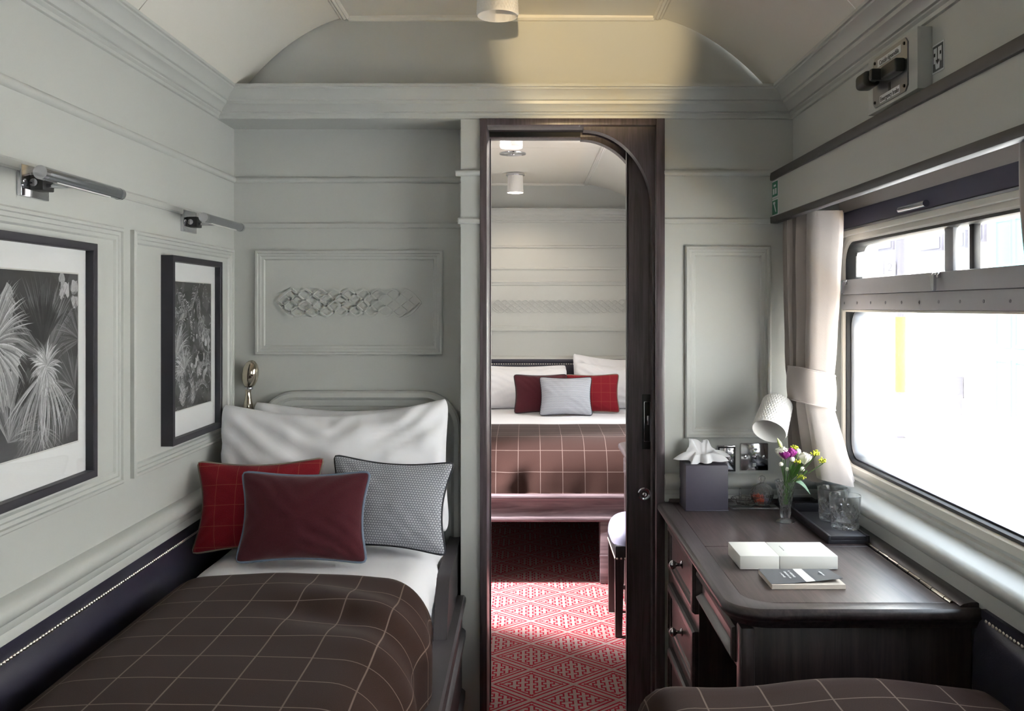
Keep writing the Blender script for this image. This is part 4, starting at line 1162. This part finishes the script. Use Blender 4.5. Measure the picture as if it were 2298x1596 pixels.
PETW = plain('white_petal', (240, 238, 224), .6, var=.03, vscale=60); PETP = plain('purple_petal', (136, 34, 120), .6, var=.25, vscale=90)
YEL = plain('yellow_umbel', (202, 204, 60), .6, var=.12, vscale=200); BUD = plain('pale_green_bud', (196, 206, 140), .6, var=.1, vscale=80)
def wp(x, y, dy=0.0):
    Y = vy + dy; return Vector(((x - 1185) * Y / 2050, Y, EYE - (y - 689) * Y / 2050))
def stem_to(tip, root, lean=0.0):
    base = Vector((vx + root[0], vy + root[1], ZD + .050)); mid = Vector((vx + root[0] * -.2 + (tip.x - vx) * .25, vy + (tip.y - vy) * .25, ZD + .118))
    return [base.lerp(mid, t_) for t_ in (0, .5, 1)] + [mid.lerp(tip, t_) + Vector((0, 0, 0)) for t_ in (.35, .7, 1)]
def rose(c, r, seed, layers=4, open_=.9):
    b = MB(); rnd = random.Random(seed)
    for L in range(layers):
        k = (L + 1) / layers; n = 3 + L
        for p in range(n):
            a0 = 2 * math.pi * p / n + L * 1.1 + rnd.uniform(-.2, .2)
            def fn(u, v, k=k, a0=a0, n=n):
                a = a0 + (u - .5) * 2 * math.pi / n * 1.35
                rr = r * k * (math.sin(v * 1.75) * .98 + .03) * (1 + .06 * math.sin(u * 9 + seed))
                zz = r * (-.75 + 1.5 * v ** .9 * (1.12 - .32 * k * open_)) + r * .06 * math.sin(u * 7)
                return (c[0] + rr * math.cos(a), c[1] + rr * math.sin(a), c[2] + zz), (u, v)
            b.grid(fn, 8, 6)
    return b
def flower(name, px_, py_, dy, root, label, kind, r=.0, seed=1):
    tip = wp(px_, py_, dy)
    f = thing(name, (vx, vy, ZD + .05), label, 'flower', 'posy in the crystal vase')
    obj('stem', MB().tube(stem_to(tip - Vector((0, 0, r * .7)), root), .0012, 6), STEM, f, angle=80)
    if kind == 'white': obj('bloom', rose(tip, r, seed), PETW, f, angle=80)
    if kind == 'purple': obj('bloom', rose(tip, r, seed, 5, 1.1), PETP, f, angle=80)
    if kind == 'berry': obj('bloom', MB().sphere(tip, r, 12, 9, (1, 1, .95)), PETW, f, angle=80)
    if kind == 'bud':
        obj('bloom', MB().lathe([(.0005, -.012), (.005, -.008), (.0062, 0), (.004, .010), (.0005, .018)], tip, 12, Matrix.Rotation(R(-25), 4, 'Y')), BUD, f, angle=80)
    if kind == 'umbel':
        rnd = random.Random(seed); b = MB(); s = MB()
        for i in range(34):
            q = Vector((rnd.gauss(0, 1), rnd.gauss(0, 1), rnd.gauss(0, .7))).normalized() * rnd.uniform(.3, 1)
            pt = tip + Vector((q.x * r, q.y * r, q.z * r * .7)); b.sphere(pt, .0025, 6, 4); s.tube([tip - Vector((0, 0, r * .7)), pt], .0004, 4, caps=False)
        obj('bloom', b, YEL, f, angle=80); obj('stalk_spray', s, STEM, f, angle=80)
    return f
flower('white_rose', 1757, 1018, 0, (-.004, 0), 'white lisianthus bloom low on the posy side nearest the lamp', 'white', .023, 3)
flower('white_rose', 1805, 1030, .004, (.005, .002), 'white lisianthus bloom leaning towards the window', 'white', .022, 8)
flower('purple_carnation', 1762, 1021, -.014, (-.002, -.003), 'purple bloom of the pair beside the white rose', 'purple', .0175, 5)
flower('purple_carnation', 1775, 1017, -.012, (.001, -.003), 'purple bloom of the pair nearer the window', 'purple', .0175, 9)
for i, (x, y, d_, r_, lab) in enumerate(((1791, 1013, -.006, .0086, 'white berry bud highest in the posy'), (1778, 1031, -.022, .0076, 'white berry bud below the purple blooms'), (1753, 1042, -.006, .0068, 'white berry bud drooping on the lamp side'), (1800, 1053, -.014, .0076, 'white berry bud low beside the green leaf'), (1766, 1053, -.008, .006, 'white berry bud just above the vase rim'))):
    flower('snowberry', x, y, d_, (.002 * (i - 2), .003), lab, 'berry', r_, i)
flower('rose_bud', 1750, 996, 0, (-.003, .003), 'pale green pointed bud rising above the posy', 'bud')
for i, (x, y, d_, r_, lab) in enumerate(((1783, 1004, .002, .0105, 'yellow umbel sprig at the top of the posy'), (1790, 1036, -.010, .010, 'yellow umbel sprig in the middle of the posy'), (1829, 1017, -.045, .013, 'airy yellow sprig reaching up towards the curtain'), (1846, 1034, -.050, .013, 'airy yellow sprig reaching farthest towards the window'), (1798, 1070, -.012, .014, 'yellow umbel sprig hanging over the vase rim'))):
    flower('yellow_umbel', x, y, d_, (.003 * (i - 2), -.002), lab, 'umbel', r_, 40 + i)
def leaf(base, tip, wd, m, label, droop=.0, up_=(0, -.5, 1)):
    f = thing('foliage_leaf', (vx, vy, ZD + .05), label, 'leaf', 'leaves in the posy')
    base, tip = Vector(base), Vector(tip); ax = tip - base; sd = ax.cross(Vector(up_)).normalized()
    b = MB()
    def fn(u, v):
        p = base + ax * v + Vector((0, 0, droop * math.sin(v * math.pi))) + sd * (u - .5) * 2 * wd * math.sin(math.pi * min(1, v * .96 + .03)) ** .8
        p += Vector((0, 0, 1)) * abs(u - .5) * wd * .5
        return p, (u, v)
    b.grid(fn, 6, 14); obj('blade', b, m, f, angle=80)
    obj('stem', MB().tube([Vector((vx, vy, ZD + .06)), Vector((vx + .002, vy, ZD + .115)), base], .0011, 6), STEM, f)
leaf(wp(1779, 1082), wp(1819, 1112, -.01), .0085, LEAF2, 'long grey-green leaf arching out over the tray', .014)
leaf(wp(1778, 1074), wp(1798, 1040, -.02), .012, LEAF, 'broad bright green leaf in the middle of the posy')
leaf(wp(1790, 1076), wp(1812, 1058, -.03), .011, LEAF, 'bright green leaf leaning towards the tumblers')
leaf(wp(1776, 1078), wp(1772, 1048, -.025), .008, LEAF, 'upright green leaf rising from the vase rim')
leaf(wp(1772, 1072), wp(1784, 1040, -.02), .009, LEAF, 'small bright green leaf under the purple blooms')

# glass tray, ring dish, sweet jar
gt = obj('glass_tray', MB().box(.628, .775, 2.815, 2.905, ZD, ZD + .006, .002), GLASS); tag(gt, 'flat rectangular glass tray behind the vase', 'tray')
obj('beaded_rim', MB().tube([(.632 + .006 * i, 2.8155, ZD + .0045) for i in range(24)], [.0022 if i % 2 else .0034 for i in range(24)], 8), GLASS, gt)
rd = thing('ring_dish', (.672, 2.858, ZD + .006), 'cut-glass ring dish with a central post', 'dish')
def rdisp(a, z, r, i): return .0012 * math.cos(16 * a) * (1 if z > .004 else 0)
obj('saucer', MB().lathe([(.0005, 0), (.016, 0), (.020, .002), (.030, .012), (.037, .020), (.0365, .0215), (.034, .0205), (.026, .010), (.015, .005), (.0005, .005)], (.672, 2.858, ZD + .0062), 96, disp=rdisp), GLASS, rd, angle=28)
obj('ring_post', MB().lathe([(.0055, .004), (.0042, .012), (.0036, .046), (.0025, .052), (.0003, .053)], (.664, 2.858, ZD + .0062), 18), GLASS, rd, angle=60)
jr = thing('sweet_jar', (.733, 2.862, ZD + .006), 'lidded cut-glass sweet jar with orange sweets inside', 'jar')
def jd(a, z, r, i): return -.0018 * (abs(math.cos(8 * a + z * 160)) ** 6 + abs(math.cos(8 * a - z * 160)) ** 6) * (1 if r > .022 else 0)
obj('bowl', MB().lathe([(.0005, 0), (.020, 0), (.026, .004), (.033, .018), (.0375, .033), (.0375, .036), (.0345, .036), (.030, .018), (.022, .008), (.0005, .007)], (.733, 2.862, ZD + .0062), 96, disp=lambda a, z, r, i: jd(a, z, r, i) if i < 6 else 0), GLASS, jr, angle=28)
lid = obj('lid', MB().lathe([(.0345, 0), (.0385, .001), (.036, .010), (.026, .022), (.012, .029), (.007, .031), (.006, .026), (.022, .019), (.0315, .008), (.0345, 0)], (.733, 2.862, ZD + .0432), 96, disp=lambda a, z, r, i: jd(a, z, r, i) if i < 6 else 0), GLASS, jr, angle=28)
obj('finial', MB().lathe([(.006, 0), (.005, .004), (.009, .010), (.0105, .016), (.008, .021), (.0005, .024)], (.733, 2.862, ZD + .0735), 24, disp=lambda a, z, r, i: .0008 * math.cos(8 * a)), GLASS, lid, angle=28)
SWEET = plain('orange_wrapper', (226, 92, 60), .35, var=.1, vscale=80); SWEET2 = plain('lilac_wrapper', (150, 150, 176), .35, var=.1, vscale=80)
for i, (x, y, z, m, lab) in enumerate(((.728, 2.856, .020, SWEET, 'orange wrapped sweet at the front of the glass jar'), (.722, 2.868, .033, SWEET, 'orange wrapped sweet on top in the glass jar'), (.744, 2.860, .020, SWEET2, 'lilac wrapped sweet in the glass jar'))):
    s_ = thing('wrapped_sweet', (x, y, ZD + z - .007), lab, 'sweet', 'sweets in the glass jar')
    obj('sweet', MB().sphere((x, y, ZD + z), .0085, 10, 8, (1.2, 1, .8)), m, s_, angle=80)
    obj('wrapper_twist', MB().lathe([(.0055, -.015), (.0015, -.009), (.0015, .009), (.0055, .015)], (x, y, ZD + z), 8, Matrix.Rotation(R(90), 4, 'Y')), m, s_, angle=80)
# ================================================================ NEXT COMPARTMENT
fb = thing('double_bed', (.22, 5.4, 0), 'double bed with oak front rail seen through the doorway', 'bed')
rp = [(4.51, .306), (4.478, .306), (4.470, .310), (4.467, .318), (4.470, .327), (4.478, .331), (4.480, .335), (4.480, .408), (4.478, .413), (4.470, .417), (4.467, .426), (4.470, .434), (4.478, .438), (4.51, .438)]
obj('front_rail', MB().prism(rp, 'x', -.48, .90), RAILW, fb, angle=40)
obj('platform', MB().box(-.48, .87, 4.51, 6.50, .31, .42), GREYWOOD, fb)
for x0, x1 in ((.354, .46), (-.46, -.36)):
    b = MB(); b.box(x0, x1, 4.478, 4.56, .003, .306, .002); pd = obj('pedestal', b, RAILW, fb)
    obj('pedestal_strip', MB().box(x0 - .003, x1 + .003, 4.474, 4.48, .135, .142, .001), RAILW, pd)
obj('headboard', frame_sweep(MB(), MBk(YF - .002), (-.55, .86, .42, .988), [(0, 0), (0, .030), (.010, .034), (.020, .034), (.026, .030), (.06, .040)], .05, 6, capb=True), LEATHER, fb)
nails(fb, [(-.52 + .0165 * i, YF - .038, .954) for i in range(82)], (0, -1, 0), .005)
tag(obj('mattress', MB().box(-.46, .86, 4.66, 6.44, .42, .60, .04, 3), LINEN), 'white mattress on the bed through the doorway', 'mattress')
fx2 = bend(.20, .60, .06); fy2 = bend(5.42, .74, .06)
tag(obj('duvet', drape(fx2, bend(5.50, .80, .10), .668, -.68, .68, -.75, .88, 30, 50, .004, 9), LINEN, angle=80), 'white duvet on the bed through the doorway', 'duvet')
def blanket3():
    b = MB(); fx = bend(.20, .60, .07)
    def fn(a, c):
        s = -.70 + 1.40 * a; t = .92 * c
        x, dx = fx(s)
        # t runs from the far edge over the rounded foot to the rail
        R_ = .19
        if t < .42: y, z = 5.24 - t, .688 + .006 * math.sin(c * 9)
        elif t < .42 + R_ * 1.35:
            e = (t - .42) / R_; y, z = 4.82 - R_ * math.sin(e) * 1.28, .688 - R_ * (1 - math.cos(e))
        else:
            e = t - .42 - R_ * 1.35; y, z = 4.82 - R_ * math.sin(1.35) * 1.28 - e * .12, .688 - R_ * (1 - math.cos(1.35)) - e
        y = max(y, 4.545 - .03 * min(1, max(0, (.60 - z) / .1)))
        k = max(0, min(1, (.60 - z) / .12))
        y += k * (.016 * math.sin(x * 30 + 3 * fnoise(x * 3, z * 3, 2)) + .010 * fnoise(x * 9, z * 9, 1)) * math.exp(-((x + .02) / .28) ** 2) - k * .006
        z = max(z - dx * .8, .425) + .004 * fnoise(x * 4, y * 4, 3)
        return (x, y, z), (s + .026, t + .10)
    b.grid(fn, 90, 60); return b
tag(obj('wool_blanket', blanket3(), BROWN2, angle=85), 'brown check blanket on the double bed through the doorway', 'blanket')
PG = 'pillows on the double bed'
pb, pp = pillow(.66, .30, .15, .05, .006, 31, sag=.01)
place('pillow', pb, LINEN, (-.055, 6.355, .662), -10, 0, 0, 'white pillow at the back, against the studded headboard', 'pillow', PG)
pb, pp = pillow(.70, .29, .18, .05, .007, 33, sag=.01)
place('pillow', pb, LINEN, (-.075, 6.215, .662), -14, 0, 0, 'white pillow behind the burgundy cushion through the doorway', 'pillow', PG)
pb, pp = pillow(.62, .375, .15, .06, .010, 35, sag=.03)
place('pillow', pb, LINEN, (.605, 6.35, .662), -10, 0, 2, 'white pillow standing highest at the back through the doorway', 'pillow', PG)
pb, pp = pillow(.62, .325, .17, .06, .010, 37, sag=.02)
place('pillow', pb, LINEN, (.615, 6.21, .662), -14, 0, 2, 'white pillow behind the red cushion through the doorway', 'pillow', PG)
CG2 = 'scatter cushions on the double bed'
pb, pp = pillow(.36, .26, .11, .11, .003, 41)
place('cushion', pb, BURG, (.085, 5.92, .668), -12, 5, 0, 'burgundy cushion on the double bed, partly behind the grey one', 'cushion', CG2, pp, PIPE_K, .004)
pb, pp = pillow(.36, .26, .11, .11, .003, 43)
place('cushion', pb, REDC, (.420, 5.94, .668), -12, -5, -1, 'red check cushion on the double bed, beside the grey one', 'cushion', CG2, pp, PIPE_T, .004)
pb, pp = pillow(.345, .255, .11, .11, .003, 47)
place('cushion', pb, WEAVE, (.240, 5.78, .668), -14, 0, 0, 'pale grey woven cushion in the middle of the double bed', 'cushion', CG2, pp, PIPE_K, .0035)

# desk of the next compartment: same build, turned end for end
dk2 = copy_tree(dk); dk2.scale = (1, -1, 1); dk2.location = (.68, 3.17 + .035 + (2.93 - 2.4), 0)
dk2['label'] = 'matching dark desk corner just visible past the sliding door edge'
# stool
SEAT = plain('pale_lilac_leather', (122, 122, 142), .45, var=.04)
st = thing('stool', (.53, 3.92, 0), 'upholstered stool with pale seat and studded dark band beyond the door', 'stool')
b = MB()
def seat(a, q):
    t = 2 * math.pi * a; e = .42
    c_, s_ = math.cos(t), math.sin(t); ph = q * math.pi / 2
    k = math.cos(ph) ** .45
    return (.53 + .180 * k * math.copysign(abs(c_) ** e, c_), 3.925 + .180 * k * math.copysign(abs(s_) ** e, s_), .375 + .088 * math.sin(ph) ** .8), (a, q)
b.grid(seat, 64, 14, closeu=True)
obj('seat', b, SEAT, st, angle=70)
obj('seat_band', MB().box(.358, .702, 3.752, 4.098, .318, .377, .006), BLACKP, st)
nb_ = [(.3575, 3.76 + .0165 * i, .326) for i in range(21)]
nails(st, nb_, (-1, 0, 0), .0045); nails(st, [(.366 + .0165 * i, 3.7515, .326) for i in range(21)], (0, -1, 0), .0045)
for x in (.377, .683):
    for y in (3.772, 4.078):
        sx, sy = (1 if x > .5 else -1), (1 if y > 3.9 else -1)
        v = []
        for z, k, o_ in ((.330, .019, 0), (0, .0135, .004)):
            v += [(x + o_ * sx + a * k, y + o_ * sy + c * k, z) for a, c in ((-1, -1), (1, -1), (1, 1), (-1, 1))]
        obj('leg', MB().add(v, [(0, 1, 2, 3), (7, 6, 5, 4), (0, 4, 5, 1), (1, 5, 6, 2), (2, 6, 7, 3), (3, 7, 4, 0)]), WOOD_Z, st)
obj('stretcher', MB().box(.39, .67, 4.07, 4.085, .10, .115), WOOD_X, st)

# ================================================================ OUTSIDE THE WINDOW
WHITEW = plain('whitewashed_wall', (236, 234, 228), .9, var=.02, vscale=2)
PAVE = plain('pale_paving', (200, 199, 196), .95, var=.05, vscale=3)
TEAL = plain('teal_paint', (50, 130, 138), .6, var=.03)
POSTM = plain('grey_post', (52, 50, 58), .6); YELB = plain('yellow_band', (190, 140, 4), .6); FASC = plain('dark_fascia', (54, 52, 62), .7)
gp = struct('platform_ground', MB().box(1.6, 30, -25, 45, -.25, -.10), PAVE, 'pale sunlit station platform')
tag(obj('bounce_strip', MB().box(2.15, 2.45, -25, 45, -.10, -.092), plain('bounce_yellow', (226, 176, 60), .9, var=.06, vscale=4), gp), kind=None)  # added out of view; its yellow bounces warm light up to the ceiling
sb = thing('station_building', (5.9, 14, -.1), 'whitewashed station building across the platform', 'building')
obj('wall', MB().box(5.9, 6.3, -12, 40, -.1, 5.2), WHITEW, sb)
obj('plinth', MB().box(5.86, 5.9, -12, 40, -.1, .12), WHITEW, sb)
dd = obj('door', MB().box(5.84, 5.9, 10.50, 11.49, -.1, 2.55, .005), TEAL, sb)
obj('door_frame', frame_sweep(MB(), lambda a, b_, h: (5.9 - h, a, b_), (10.42, 11.57, -.1, 2.63), [(0, 0), (0, .07), (.07, .07), (.075, .05)]), WHITEW, sb)
for y0, y1 in ((10.58, 10.96), (11.03, 11.41)):
    for z0, z1 in ((.02, .72), (.86, 1.72), (1.84, 2.45)):
        obj('door_panel', frame_sweep(MB(), lambda a, b_, h: (5.84 - h, a, b_), (y0, y1, z0, z1), [(0, 0), (.012, .010), (.03, .010), (.045, .0), (.06, .004)], capb=True), TEAL, dd)
yx = lambda x: 5.86 * 2050 / (x - 1185)
for xa, xb, z0, z1 in ((1915, 2003, 2.28, 2.56), (2062, 2113, 2.16, 2.40), (2136, 2166, 2.15, 2.40), (2176, 2208, 2.20, 2.46), (2252, 2276, 2.36, 2.54)):
    wd_ = obj('window', MB().box(5.86, 5.9, yx(xb), yx(xa), z0, z1, .004), FASC, sb)
    obj('pane', MB().box(5.852, 5.862, yx(xb) + .05, yx(xa) - .05, z0 + .04, z1 - .04), POSTM, wd_)
obj('drainpipe', MB().tube([(5.84, 12.4, -.1), (5.84, 12.4, .42)], .07, 12), POSTM, sb)
po = thing('platform_post', (4.12, 10.11, -.1), 'grey round platform post with a yellow band outside', 'post')
obj('shaft', MB().tube([(4.12, 10.11, -.1), (4.12, 10.11, 3.4)], .055, 20), POSTM, po)
obj('yellow_band', MB().tube([(4.12, 10.11, .42), (4.12, 10.11, 1.25)], .0565, 20), YELB, po)
obj('foot_plate', MB().box(4.03, 4.21, 10.02, 10.20, -.1, -.085), POSTM, po)
sn = thing('platform_sign', (3.99, 10.10, 1.72), 'small square platform number sign fixed to the post', 'sign')
obj('board', MB().box(3.925, 4.062, 10.085, 10.10, 1.72, 1.865, .003), FASC, sn)
obj('face', MB().box(3.933, 4.054, 10.080, 10.086, 1.728, 1.857), WHITEINK, sn)
obj('bracket', MB().box(4.055, 4.08, 10.09, 10.11, 1.77, 1.80), POSTM, sn)
text('lettering', '2', .13, POSTM, sn, (3.9935, 10.079, 1.794), (R(90), 0, 0), .001)

# ================================================================ lamp added behind the camera to throw the warm ceiling glow
l = thing('reading_lamp', (.02, YREAR, 1.23), 'added lamp on the rear wall behind the view, for the warm ceiling glow', 'lamp')
lp = Vector((.02, YREAR + .12, 1.33)); aim = (Vector((.21, YB, 2.20)) - lp).normalized()
s_ = obj('shade', shade_mesh(.0505, .044, .116, .0021), PORC, l, local=True, loc=lp - wloc(l), angle=40); s_.rotation_euler = (-aim).to_track_quat('Z', 'Y').to_euler()
obj('arm', MB().tube([lp - aim * .11, Vector((.02, YREAR, 1.25))], .005, 10), CHROME, l)
sd = bpy.data.lights.new('added_glow_spot', 'SPOT'); sd.energy = 270; sd.color = (1.0, .75, .40); sd.spot_size = R(9.4); sd.spot_blend = .6; sd.shadow_soft_size = .02
so = bpy.data.objects.new('added_glow_spot', sd); COL.objects.link(so); so.location = lp + aim * .01; so.rotation_euler = aim.to_track_quat('-Z', 'Y').to_euler()
